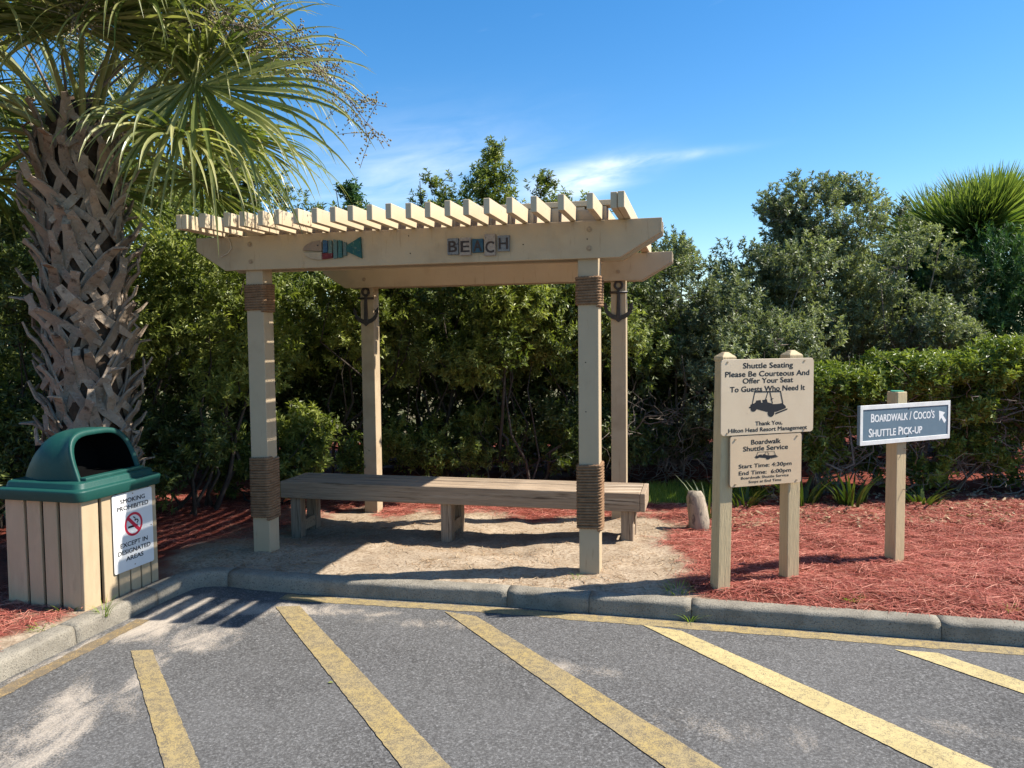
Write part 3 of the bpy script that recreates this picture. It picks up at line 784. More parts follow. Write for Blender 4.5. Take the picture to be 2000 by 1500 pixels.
def cart(bd, y, fx, fz):
    T = lambda pts: [(fx(a), fz(b)) for a, b in pts]
    def poly(pts):
        pts = T(pts); ar = sum(p[0] * q[1] - q[0] * p[1] for p, q in zip(pts, pts[1:] + pts[:1]))
        b = MB(); b.add([(p[0], y, p[1]) for p in (pts if ar > 0 else pts[::-1])], [tuple(range(len(pts)))]); return b
    def bar(x0, y0, x1, y1, w):
        d = math.hypot(x1 - x0, y1 - y0); nx_, ny_ = -(y1 - y0) / d * w / 2, (x1 - x0) / d * w / 2
        return poly([(x0 + nx_, y0 + ny_), (x1 + nx_, y1 + ny_), (x1 - nx_, y1 - ny_), (x0 - nx_, y0 - ny_)])
    shapes = [[(430, 588), (470, 575), (488, 560), (486, 548), (536, 543), (542, 572), (556, 572), (552, 545), (600, 537), (608, 570), (640, 580), (668, 592), (716, 592), (764, 584), (800, 618), (802, 640), (700, 676), (600, 672), (500, 640), (432, 640)],
              [(690, 686), (820, 642), (818, 658), (690, 704)], [(415, 612), (440, 604), (440, 622), (415, 626)]]
    m = MB()
    for s in shapes:
        q = poly(s); m.add(q.v, q.f)
    for cx_, cy_, rx, ry in ((462, 634, 30, 29), (645, 684, 36, 42)):
        q = poly([(cx_ + rx * math.cos(t), cy_ + ry * math.sin(t)) for t in np.linspace(0, 2 * math.pi, 18, endpoint=False)])
        m.add([(p[0], p[1] - .0003, p[2]) for p in q.v], q.f)
    for l in ((468, 456, 748, 460, 12), (474, 458, 448, 590, 9), (744, 460, 770, 590, 10), (612, 458, 586, 545, 8), (632, 460, 660, 585, 9), (640, 545, 668, 530, 8)):
        q = bar(*l); m.add([(p[0], p[1] - .0005, p[2]) for p in q.v], q.f)
    m.build('cart_print', M['ink'], bd)
cart(b1, -.0266, A1, Z1)
cart(b2, -.0246, lambda x: A2(485 + (x - 415) * .617), lambda y: Z2(1078 + (y - 450) * .31))

# ------------------------------------------------------------------ direction sign
s2 = tag(empty('direction_sign', (2.625, 5.29, .02), R(24)), 'blue shuttle pick-up direction sign on a single tan post', 'sign')
MB().box(-.0, .089, .0, .089, -.25, 1.185).build('post', M['post_wood'], s2, bevel=.004, seg=2, loc=(-.02, 0, 0))
MB().prism_z([(.0445 + .043 * math.cos(t), .0445 + .043 * math.sin(t)) for t in np.linspace(0, 2 * math.pi, 14, endpoint=False)], 1.1851, 1.191).build('post_cap', M['green_cap'], s2, bevel=.002, loc=(-.02, 0, 0))
bd = MB().box(-.393, .457, -.026, -.001, .850, 1.108).build('panel', M['sign_blue'], s2)
for nm, (xa, xb, za, zb) in zip(('frame_bar',) * 4, ((-.396, .460, 1.082, 1.111), (-.396, .460, .847, .876), (-.396, -.372, .876, 1.082), (.438, .460, .876, 1.082))):
    MB().box(xa, xb, -.030, -.0262, za, zb).build(nm, M['sign_frame'], s2, bevel=.001)
MB().box(-.394, .458, -.001, .0, .852, 1.106).build('backing', M['black_edge'], s2)
text_part('Boardwalk / Coco\'s', bd, M['white'], .004, 1.025, .60, .058, -.0266, .02, small=.86)
text_part('Shuttle Pick-up', bd, M['white'], -.065, .927, .50, .058, -.0266, .02, small=.86)
arrow = [(.350, 1.045), (.412, 1.030), (.390, 1.012), (.424, .975), (.406, .955), (.374, .995), (.355, .972)]
mb = MB(); mb.add([(x, -.0266, z) for x, z in arrow[::-1]], [tuple(range(7))]); mb.build('arrow', M['white'], bd)
for a, z in ((.055, 1.075), (.045, .884)):
    MB().prism(*disc(a, z, .006, -.028, -.026, 8)).build('bolt', M['ink'], bd)
for z in (.80, .52):
    MB().tube([(.045, -.001, z), (.052, -.022, z - .01)], .003, 5).build('nail', M['bolt'], s2)

# ------------------------------------------------------------------ trash bin
BA = .27
bin_ = tag(empty('trash_bin', (-2.750, 4.972, 0), -BA), 'tan slatted trash bin with green domed lid beside the palm', 'trash bin')
HX, HY, HB = .275, .315, .685
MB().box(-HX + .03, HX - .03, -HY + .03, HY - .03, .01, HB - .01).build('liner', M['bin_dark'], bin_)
def taper(x, z): return x * (1.0 + .03 * (z - .35))
for i, (a, b) in enumerate(((-HX, -.142), (-.120, -.020), (.002, .102), (.124, HX - .012))):            # face to the camera and its opposite
    for s in (-1, 1):
        MB().box(a, b, -.011, .011, -.02, HB).build('slat', M['slat'], bin_, bevel=.003, loc=(0, s * (HY - .011), 0), rot=(random.uniform(-.004, .004), random.uniform(-.006, .006), 0))
for i, (a, b) in enumerate(((-.318, -.190), (-.158, -.048), (-.036, .055), (.067, .150), (.162, .240), (.252, .312))):
    for s in (-1, 1):
        MB().box(-.011, .011, a, b, -.02, HB).build('slat', M['slat'], bin_, bevel=.003, loc=(s * (HX - .0), 0, 0), rot=(random.uniform(-.006, .006), random.uniform(-.004, .004), 0))
# lid
def sq_ring(hx, hy, r, z, n=5):
    out = []
    for sx_, sy_, a0 in ((1, -1, -math.pi / 2), (1, 1, 0), (-1, 1, math.pi / 2), (-1, -1, math.pi)):
        for q in range(n + 1):
            an = a0 + q * math.pi / 2 / n
            out.append((sx_ * (hx - r) + r * math.cos(an), sy_ * (hy - r) + r * math.sin(an), z))
    return out
rings = [sq_ring(HX + .020, HY + .020, .05, HB - .03), sq_ring(HX + .040, HY + .040, .06, HB - .032), sq_ring(HX + .046, HY + .046, .06, HB + .028), sq_ring(HX + .040, HY + .040, .06, HB + .036),
         sq_ring(HX + .012, HY + .012, .05, HB + .040), sq_ring(HX + .004, HY + .004, .05, HB + .072), sq_ring(HX - .010, HY - .010, .05, HB + .078), sq_ring(HX - .06, HY - .06, .05, HB + .080)]
V, Fc = [], []
m = len(rings[0])
for r_ in rings: V += r_
for i in range(len(rings) - 1):
    for k in range(m): Fc.append((i*m+k, i*m+(k+1) % m, (i+1)*m+(k+1) % m, (i+1)*m+k))
Fc.append(tuple((len(rings) - 1) * m + k for k in range(m)))
b = MB(); b.add(V, Fc)
lid = b.build('lid', M['lid'], bin_, smooth=True, bevel=.004, seg=2)
# hood: arches lofted from the back to the slanted mouth
def arch(x, hw, h, z0, lean, n=20, e=2.7):
    out = []
    for q in range(n + 1):
        t = math.pi * q / n
        c, s = math.cos(t), math.sin(t)
        yy = -hw * math.copysign(abs(c) ** (2 / e), c); zz = h * abs(s) ** (2 / e)
        out.append((x - lean * zz, yy, z0 + zz))
    return out
Z0 = HB + .074
secs = []
for t in np.linspace(0, 1, 11):
    x = -.270 + .300 * t
    h = .295 * math.sin(min(1, t * 1.02 + .02) * math.pi / 2) ** .60
    hw = .175 + .085 * math.sin(min(1, t * 1.3) * math.pi / 2)
    secs.append(arch(x, hw, h, Z0, .10 * t, e=2.9))
secs += [arch(.085, .250, .296, Z0, .16, e=3.0), arch(.135, .244, .296, Z0, .24, e=3.2), arch(.185, .252, .296, Z0, .33, e=3.4), arch(.222, .262, .292, Z0, .38, e=3.6), arch(.228, .256, .284, Z0, .39, e=3.6), arch(.222, .236, .258, Z0 + .004, .38, e=3.6), arch(.20, .232, .254, Z0 + .004, .35, e=3.6)]
hood_shade = [arch(.203, .2315, .2535, Z0 + .004, .35, e=3.6), arch(.15, .228, .248, Z0 + .004, .27, e=3.4), arch(-.12, .20, .23, Z0 + .004, 0), arch(-.17, .03, .03, Z0 + .004, 0)]
V, Fc = [], []
m = len(secs[0])
for s in secs: V += s
for i in range(len(secs) - 1):
    for k in range(m - 1): Fc.append((i*m+k, i*m+k+1, (i+1)*m+k+1, (i+1)*m+k))
Fc.append(tuple(range(m)))
b = MB(); b.add(V, Fc)
hood = b.build('hood', M['lid'], lid, smooth=True)
V, Fc = [], []
for q in hood_shade: V += q
for i in range(len(hood_shade) - 1):
    for k in range(m - 1): Fc.append((i*m+k, i*m+k+1, (i+1)*m+k+1, (i+1)*m+k))
b = MB(); b.add(V, Fc); b.build('hood_shade', M['bin_dark'], hood, smooth=True)  # black inner skin: shade inside the hood put into its colour
b = MB(); b.prism([(-.16, 0), (.17, 0), (.16, .006), (-.06, .008), (-.10, .20), (-.16, .20)], -.200, .200); b.build('mouth_shade', M['bin_dark'], lid, loc=(0, 0, Z0 + .004))  # added black block that darkens the mouth like deep shade
MB().box(.205, .262, -.245, .245, 0, .022).build('lip', M['lid'], lid, bevel=.006, seg=2, loc=(0, 0, Z0 + .002))
# notice plate on the road side
pl = MB().prism(rounded(0, .30, 0, .445, .012), -.004, 0).build('notice_plate', M['plate_white'], bin_, bevel=.001, loc=(HX + .0175, -.085, .145), rot=(0, 0, R(90)))
pl.scale = (1.16, 1, 1.12)
for s, z, w, c in (('SMOKING', .400, .185, .026), ('PROHIBITED', .360, .235, .026), ('EXCEPT IN', .150, .205, .026), ('DESIGNATED', .109, .245, .026), ('AREAS', .068, .130, .026)):
    text_part(s, pl, M['ink'], .15, z, w, c, -.0046, .026)
def ringmesh(cx_, cz_, r0, r1, y, n=28):
    V, Fc = [], []
    for i in range(n):
        t = 2 * math.pi * i / n; V += [(cx_ + r0 * math.cos(t), y, cz_ + r0 * math.sin(t)), (cx_ + r1 * math.cos(t), y, cz_ + r1 * math.sin(t))]
    for i in range(n):
        j = (i + 1) % n; Fc.append((2*i, 2*j, 2*j+1, 2*i+1))
    b = MB(); b.add(V, [f[::-1] for f in Fc]); return b
ringmesh(.15, .255, .054, .068, -.0052).build('prohibition_ring', M['red'], pl)
mb = MB(); q = .042; w = .007
mb.add([(.15 - q - w, -.0053, .255 + q - w), (.15 - q + w, -.0053, .255 + q + w), (.15 + q + w, -.0053, .255 - q + w), (.15 + q - w, -.0053, .255 - q - w)], [(0, 3, 2, 1)]); mb.build('prohibition_bar', M['red'], pl)
mb = MB(); mb.add([(.108, -.0047, .238), (.165, -.0047, .238), (.165, -.0047, .249), (.108, -.0047, .249), (.170, -.0047, .238), (.180, -.0047, .238), (.180, -.0047, .249), (.170, -.0047, .249)], [(0, 1, 2, 3), (4, 5, 6, 7)]); mb.build('cigarette_print', M['ink'], pl)
mb = MB()
pts = [(.176, .256), (.186, .268), (.174, .279), (.160, .272), (.163, .288), (.148, .297)]
for p, r_ in zip(pts[:-1], pts[1:]):
    d = np.array(r_) - np.array(p); nn = np.array([-d[1], d[0]]) / np.linalg.norm(d) * .0035
    mb.add([(p[0] - nn[0], -.0048, p[1] - nn[1]), (r_[0] - nn[0], -.0048, r_[1] - nn[1]), (r_[0] + nn[0], -.0048, r_[1] + nn[1]), (p[0] + nn[0], -.0048, p[1] + nn[1])], [(0, 1, 2, 3)])
mb.build('smoke_print', M['ink'], pl)
for a, z in ((.15, .432), (.15, .022), (.285, .22)):
    MB().prism(*disc(a, z, .004, -.006, -.004, 8)).build('rivet', M['bolt'], pl)

# ------------------------------------------------------------------ foliage
def unit(v): return v / (np.linalg.norm(v, axis=-1, keepdims=True) + 1e-9)

def leaves_at(Pn, A, per, size, aspect, g, spread=(.5, 1.35), tint_c=None, curl=.18):
    """rosettes of `per` kite-shaped leaves round each twig tip Pn with axis A"""
    n = len(Pn)
    A = unit(A)
    h = np.where(np.abs(A[:, 2:3]) < .9, np.array([[0, 0, 1.0]]), np.array([[1.0, 0, 0]]))
    U = unit(np.cross(A, h)); Wv = np.cross(A, U)
    ph = g.random((n, 1)) * 6.283 + np.arange(per)[None, :] * 2.4 + g.normal(0, .25, (n, per))
    th = g.uniform(spread[0], spread[1], (n, per))
    rad = U[:, None] * np.cos(ph)[..., None] + Wv[:, None] * np.sin(ph)[..., None]
    D = A[:, None] * np.cos(th)[..., None] + rad * np.sin(th)[..., None]
    N = unit(A[:, None] * np.sin(th)[..., None] - rad * np.cos(th)[..., None] + g.normal(0, .22, (n, per, 3)))
    S = unit(np.cross(D, N)); N = np.cross(S, D)
    L = size * g.uniform(.65, 1.2, (n, per, 1)); Wd = L * aspect * g.uniform(.8, 1.2, (n, per, 1))
    base = Pn[:, None] + A[:, None] * (g.uniform(-.6, .1, (n, per, 1)) * size)
    v0 = base; v2 = base + D * L - N * L * curl
    mid = base + D * L * .52
    v1 = mid - S * Wd * .5 + N * L * .06; v3 = mid + S * Wd * .5 + N * L * .06
    V = np.stack([v0, v1, v2, v3], 2).reshape(-1, 3)
    m = n * per
    Fc = np.arange(m * 4).reshape(m, 4)
    tc = (tint_c if tint_c is not None else np.full(n, .5))[:, None] + g.normal(0, .16, (n, per))
    tint = np.repeat(np.clip(tc, 0, 1).ravel(), 4)
    return V, Fc, tint

def lumps_envelope(center, rad, count, g, lump=(.26, .46), low=-.55, shell=(.62, .98)):
    """smaller balls filling an ellipsoid: the clumps of a crown"""
    d = unit(g.normal(size=(count * 3, 3))); d = d[d[:, 2] > low][:count]
    t = g.uniform(shell[0], shell[1], (len(d), 1))
    C = np.array(center) + d * np.array(rad) * t
    r = g.uniform(lump[0], lump[1], len(d))
    return C, r

def stems_mesh(name, mb, parent, material): return mb.build(name, material, parent, smooth=True)

def branchy(mb, p0, tips, r0, g, wander=.12):
    p0 = np.array(p0)
    for t in tips:
        t = np.array(t); k = 5
        pts = [p0 + (t - p0) * (i / k) + (g.normal(0, wander, 3) * math.sin(math.pi * i / k)) * np.array([1, 1, .5]) for i in range(k + 1)]
        mb.tube(pts, [r0 * (1 - .8 * i / k) for i in range(k + 1)], 5, False)

def shrub(name, label, base, lumps, sprigs, size, aspect, material, seed, cat='shrub', group=None, per=8, up=.55, stems=9, stem_r=.022, core=.25, tint=(.30, .75), spread=(.5, 1.35), bark='bark', crown='crown', stem_part='stems', wander=.14):
    """a bush or small tree: rosettes on the surfaces of its clumps, some inside, with stems running to the clumps"""
    g = np.random.default_rng(seed)
    root = tag(empty(name, base), label, cat, group)
    C, r = lumps; C = np.asarray(C) - np.array(base)
    w = r ** 2; w = w / w.sum()
    which = g.choice(len(r), sprigs, p=w)
    d = unit(g.normal(size=(sprigs, 3)) + np.array([0, 0, .25]))
    depth = np.where(g.random(sprigs) < core, g.uniform(.2, .85, sprigs), g.uniform(.85, 1.08, sprigs))
    rr = r[which] * depth
    Pn = C[which] + d * rr[:, None] * np.array([1, 1, .92])
    A = unit(d + np.array([0, 0, up]) + g.normal(0, .25, (sprigs, 3)))
    keep = Pn[:, 2] > .06
    Pn, A, which, depth = Pn[keep], A[keep], which[keep], depth[keep]
    tw = 3                                              # rosettes follow each other down the twig
    Pn = np.concatenate([Pn[::tw] - A[::tw] * (k * size * .85) + g.normal(0, size * .12, Pn[::tw].shape) for k in range(tw)])
    which = np.concatenate([which[::tw]] * tw); A = np.concatenate([unit(A[::tw] + g.normal(0, .12, A[::tw].shape)) for k in range(tw)])
    lt = g.uniform(tint[0], tint[1], len(r))            # clumps differ in age: fresh to old leaves
    V, Fc, tn = leaves_at(Pn, A, per, size, aspect, g, spread, lt[which])
    link(crown, np_mesh(crown, V, Fc, material, False, tn), root)
    if stems:
        mb = MB()
        for i in range(stems):
            k = g.integers(len(r)); b0 = np.array([g.normal(0, .12), g.normal(0, .12), -.08])
            branchy(mb, b0, [C[k] + g.normal(0, .1, 3)], stem_r * g.uniform(.6, 1.3), g, wander)
        # short twigs inside the clumps
        for i in range(stems * 5):
            k = g.integers(len(r)); q = C[k] + unit(g.normal(size=3)) * r[k] * .95
            branchy(mb, C[k] - np.array([0, 0, r[k] * .4]), [q], stem_r * .28, g, .04)
        stems_mesh(stem_part, mb, root, M[bark])
    return root

def env(cx, cy, rx, ry, z0, z1, n, seed, **k):
    g = np.random.default_rng(seed + 500)
    return lumps_envelope((cx, cy, (z0 + z1) / 2), (rx, ry, (z1 - z0) / 2), n, g, **k)
def join_l(*ls): return np.concatenate([l[0] for l in ls]), np.concatenate([l[1] for l in ls])
def gz1(x, y): return float(bedz(np.array([x]), np.array([y]), False)[0])

# thicket behind the pergola and to its left
TH = 'evergreen shrubs of the thicket behind the pergola'
shrub('evergreen_shrub', 'bright olive leaved shrub between the palm trunk and the left front post', (-3.05, 7.45, gz1(-3.05, 7.45)), join_l(env(-3.05, 7.55, .92, .70, .60, 2.75, 28, 1), env(-3.2, 7.9, .9, .7, 1.6, 3.1, 14, 2)), 3906, .068, .33, M['leaf_olive'], 1, group=TH, tint=(.35, .85))
shrub('evergreen_shrub', 'dark shrub at the left picture edge behind the bin', (-4.75, 6.9, gz1(-4.75, 6.9)), env(-4.75, 6.95, .95, .9, .35, 3.0, 28, 3), 3069, .068, .33, M['leaf_dark'], 2, group=TH)
shrub('evergreen_shrub', 'tall dim shrub directly behind the palm trunk', (-4.3, 8.7, 0), env(-4.25, 8.7, 1.15, .9, .6, 3.6, 32, 4), 3348, .068, .33, M['leaf_dark'], 3, group=TH, tint=(.3, .8))
shrub('evergreen_shrub', 'sunlit leafy shrub seen between the two left pergola posts', (-1.95, 9.05, -.1), env(-1.95, 9.1, 1.0, .75, .70, 3.0, 30, 5), 4278, .068, .33, M['leaf_olive'], 4, group=TH, tint=(.35, .85))
shrub('evergreen_shrub', 'dark glossy shrub just right of the left rear pergola post', (-.75, 9.25, -.1), env(-.75, 9.3, .95, .8, .6, 3.0, 30, 6), 4092, .068, .33, M['leaf_dark'], 5, group=TH, tint=(.35, .9))
shrub('evergreen_shrub', 'whorl leaved shrub behind the middle of the bench', (.10, 8.75, -.1), env(.10, 8.8, .80, .65, .85, 2.35, 22, 7), 3069, .068, .33, M['leaf_olive'], 6, group=TH, tint=(.2, .75))
shrub('evergreen_shrub', 'deep green shrub behind the right pergola posts', (.95, 9.3, -.1), env(.95, 9.35, .95, .8, .65, 2.95, 30, 8), 4092, .068, .33, M['leaf_dark'], 7, group=TH, tint=(.35, .95))
shrub('evergreen_shrub', 'low ragged shrub under the thicket left of the bench', (-2.3, 7.75, -.06), env(-2.35, 7.95, .85, .35, .05, .80, 18, 9, lump=(.16, .30)), 1581, .068, .33, M['leaf_olive'], 8, group=TH, tint=(.2, .7), stems=14, stem_r=.012)
shrub('evergreen_shrub', 'low straggly undergrowth behind the bench middle', (-.35, 8.55, -.1), env(-.35, 8.65, 1.25, .3, .05, .75, 22, 10, lump=(.16, .28)), 1462, .060, .32, M['leaf_olive'], 9, group=TH, tint=(.1, .6), stems=18, stem_r=.012)

shrub('evergreen_shrub', 'dark low shrub between the bin and the left front post', (-3.35, 7.0, 0), env(-3.35, 7.05, .75, .4, .05, 1.0, 20, 11, lump=(.2, .34)), 1674, .068, .33, M['leaf_dark'], 11, group=TH, tint=(.1, .5), stems=10, stem_r=.014)
shrub('evergreen_shrub', 'dark low shrub behind the right pergola posts', (1.1, 9.0, -.1), env(1.1, 9.0, 1.0, .4, .05, 1.0, 22, 12, lump=(.2, .34)), 1860, .068, .33, M['leaf_dark'], 12, group=TH, tint=(.1, .5), stems=12, stem_r=.014)
shrub('evergreen_shrub', 'dark low shrub at the left picture edge below the palm', (-4.5, 6.5, 0), env(-4.4, 6.6, .75, .45, .0, 1.1, 20, 13, lump=(.2, .34)), 1674, .068, .33, M['leaf_dark'], 13, group=TH, tint=(.1, .55), stems=10, stem_r=.014)
shrub('evergreen_shrub', 'dim undergrowth behind the strap leaved plants', (2.5, 8.45, 0), env(2.5, 8.5, .75, .35, .05, 1.1, 20, 14, lump=(.18, .32)), 1657, .060, .32, M['leaf_grey'], 14, group=TH, tint=(.0, .4), stems=12, stem_r=.012)
# deep shade mass so the thicket is solid further back
shrub('background_thicket', 'dark tangled thicket closing the view behind the pergola', (-1.2, 10.4, -.05), join_l(env(-3.6, 10.3, 1.3, .7, -.2, 2.9, 24, 40, lump=(.4, .65)), env(-1.4, 10.5, 1.5, .7, -.2, 2.75, 26, 41, lump=(.4, .65)), env(1.0, 10.5, 1.5, .7, -.2, 2.7, 26, 42, lump=(.4, .65)), (np.stack([np.linspace(-4.6, 2.4, 26), np.full(26, 9.95), np.full(26, .45)], 1), np.full(26, .48)), (np.stack([np.linspace(-4.7, 2.5, 24), np.full(24, 10.05), np.full(24, 1.25)], 1), np.full(24, .52))), 12500, .085, .46, M['leaf_dark'], 10, cat='thicket', stems=26, stem_r=.03, tint=(.15, .5), per=7)
shrub('background_thicket', 'dark thicket filling the far left behind the palm', (-6.4, 9.8, 0), join_l(env(-6.6, 9.9, 1.9, .8, -.2, 3.3, 40, 45, lump=(.4, .65)), (np.stack([np.linspace(-7.6, -3.2, 18), np.linspace(8.4, 9.4, 18), np.full(18, .45)], 1), np.full(18, .48)), (np.stack([np.linspace(-7.6, -3.0, 18), np.linspace(8.6, 9.6, 18), np.full(18, 1.2)], 1), np.full(18, .5))), 8800, .085, .46, M['leaf_dark'], 36, cat='thicket', stems=16, stem_r=.03, tint=(.15, .5), per=7)
# tips rising above the pergola roof
UP = 'upright tree tops above the pergola roof'
def spire(label, x, y, top, w, seed, mat_='leaf_olive', n=1500, size=.058, lean=0.0):
    g = np.random.default_rng(seed + 900); C, r = [], []
    z = 1.2
    while z < top - .05:
        t = (z - 1.2) / (top - 1.2); ww = w * (1 - t) ** .55 + .10
        for k in range(2):
            C.append((x + lean * t + g.normal(0, ww * .45), y + g.normal(0, ww * .45), z)); r.append(max(.09, ww * g.uniform(.45, .75)))
        z += .14
    C.append((x + lean, y, top - .12)); r.append(.09)
    shrub('upright_tree', label, (x, y, -.05), (np.array(C), np.array(r)), n, size, .36, M[mat_], seed, cat='tree', group=UP, up=1.0, stems=5, stem_r=.03, tint=(.25, .75), stem_part='trunk')
spire('tallest upright evergreen tip above the BEACH letters', -.22, 11.0, 4.35, .85, 20, n=7600, size=.062)
spire('twin tipped evergreen top left of the tallest tip', -1.05, 11.2, 3.95, .72, 21, n=5600, size=.062)
spire('short leafy top just right of the tallest tip', .60, 11.1, 3.92, .66, 22, n=5200, size=.062)
spire('small cedar tip above the fish ornament', -1.95, 11.0, 3.80, .34, 23, 'leaf_cedar', 2600, .07, -.25)
spire('thin dark cedar tip under the hanging palm fronds', -3.62, 11.0, 3.75, .38, 24, 'leaf_cedar', 2600, .07)
spire('evergreen tip over the right end of the roof', 1.25, 11.3, 3.45, .45, 25, n=2600, size=.07)

# grey-green mass on the right
GM = 'grey green bushes right of the pergola'
kw = dict(size=.058, aspect=.30, material=M['leaf_grey'], group=GM, per=9, up=.8, stems=14, stem_r=.02, core=.2, tint=(.2, .8), spread=(.35, 1.2))
def myrtle(label, x, y, lumps, sprigs, seed):
    shrub('wax_myrtle', label, (x, y, -.02), lumps, sprigs, seed=seed, bark='twig', **{k: v for k, v in kw.items()})
myrtle('grey green bush just right of the pergola beam ends', 2.05, 9.75, env(2.05, 9.8, .90, .8, .75, 2.85, 30, 30, lump=(.22, .40)), 4800, 30)
myrtle('rounded grey bush above the two post sign', 3.15, 9.7, env(3.15, 9.7, .95, .8, .75, 2.75, 32, 31, lump=(.22, .40)), 4800, 31)
myrtle('tallest grey bush with loose sprays against the sky', 4.05, 10.1, join_l(env(4.05, 10.1, .95, .8, .9, 3.15, 34, 32, lump=(.20, .38)), env(4.1, 10.1, 1.05, .5, 2.6, 3.6, 24, 33, lump=(.14, .26))), 7400, 32)
myrtle('grey bush leaning against the cedar on the right', 5.0, 9.8, env(4.95, 9.8, .80, .8, .7, 2.95, 30, 34, lump=(.22, .40)), 4400, 33)
myrtle('dim lower bush behind the two post sign', 2.65, 8.9, env(2.65, 8.9, .85, .45, .55, 1.85, 22, 35, lump=(.20, .34)), 3200, 34)
shrub('background_thicket', 'dark far foliage closing the view right of the pergola', (4.4, 11.2, 0), join_l(env(3.0, 11.2, 1.6, .7, -.2, 2.4, 28, 43, lump=(.4, .65)), env(5.8, 11.3, 1.9, .7, -.2, 2.6, 28, 44, lump=(.4, .65)), (np.stack([np.linspace(1.8, 7.0, 20), np.full(20, 10.6), np.full(20, .5)], 1), np.full(20, .5))), 6400, .085, .46, M['leaf_dark'], 35, cat='thicket', stems=20, stem_r=.03, tint=(.15, .5), per=7)
# clipped hedge, right foreground: leafy top, twiggy below
HG = 'clipped hedge plants on the right'
def hedge_plant(label, x, y, top, seed, w=.62):
    g = np.random.default_rng(seed + 70); C, r = [], []
    for k in range(84):
        C.append((x + g.uniform(-w, w), y + g.uniform(-.45, .45), top - .16 - abs(g.normal(0, .05 if k < 50 else .30)))); r.append(g.uniform(.14, .18))
    C = np.array(C); C[:, 2] = np.clip(C[:, 2], top - .72, top - .16)
    for k in range(20):
        C = np.vstack([C, (x + g.uniform(-w, w), y + g.uniform(-.4, .3), g.uniform(.15, top - .5))]); r.append(g.uniform(.10, .18))
    root = shrub('hedge_plant', label, (x, y, gz1(x, y)), (C, np.array(r)), 6400, .056, .42, M['leaf_hedge'], seed, cat='hedge', group=HG, per=7, up=.9, stems=16, stem_r=.018, core=.3, tint=(.25, .9), bark='twig', crown='foliage')
    mb = MB()
    for k in range(230):
        b0 = np.array([g.uniform(-w, w), g.uniform(-.45, .3), g.uniform(.05, top - .35)])
        q = b0 + unit(g.normal(size=3) + np.array([0, -.3, .35])) * g.uniform(.18, .5)
        branchy(mb, b0, [q], g.uniform(.003, .006), g, .04)
    mb.build('bare_twigs', M['twig'], root, smooth=True)
hedge_plant('left end of the clipped hedge beside the two post sign', 3.10, 7.75, 1.34, 50, .72)
hedge_plant('clipped hedge plant right behind the blue direction sign', 4.25, 7.75, 1.46, 51, .62)
hedge_plant('clipped hedge plant at the right picture edge', 5.3, 7.75, 1.60, 52, .66)
hedge_plant('clipped hedge plant out past the right picture edge', 6.4, 7.8, 1.66, 53, .66)

# cedar on the far right
g = np.random.default_rng(77); C, r = [], []
for k in range(60):
    t = g.random(); z = .4 + 2.25 * t; ww = 1.30 * (1 - t * .50)
    an = g.uniform(0, 6.283); C.append((6.15 + ww * math.cos(an) * g.uniform(.4, 1), 10.3 + .8 * ww * math.sin(an), z)); r.append(g.uniform(.28, .45))
shrub('cedar_tree', 'dense dark green cedar below the far right palm crown', (6.15, 10.3, 0), (np.array(C), np.array(r)), 9500, .10, .16, M['leaf_cedar'], 78, cat='tree', per=9, up=.9, stems=7, stem_r=.05, core=.3, tint=(.2, .8), spread=(.15, .8), stem_part='trunk')

# tall loose tree behind the palm crown, top left
shrub('background_tree', 'loose tall tree behind the palm crown at top left', (-5.2, 10.4, 0), join_l(env(-5.0, 10.4, 1.9, 1.0, 2.4, 5.4, 46, 60, lump=(.24, .42)), env(-3.6, 10.2, .9, .7, 2.8, 4.1, 16, 61, lump=(.2, .34))), 4200, .062, .36, M['leaf_dark'], 60, cat='tree', stems=14, stem_r=.05, tint=(.3, .9), stem_part='trunk')

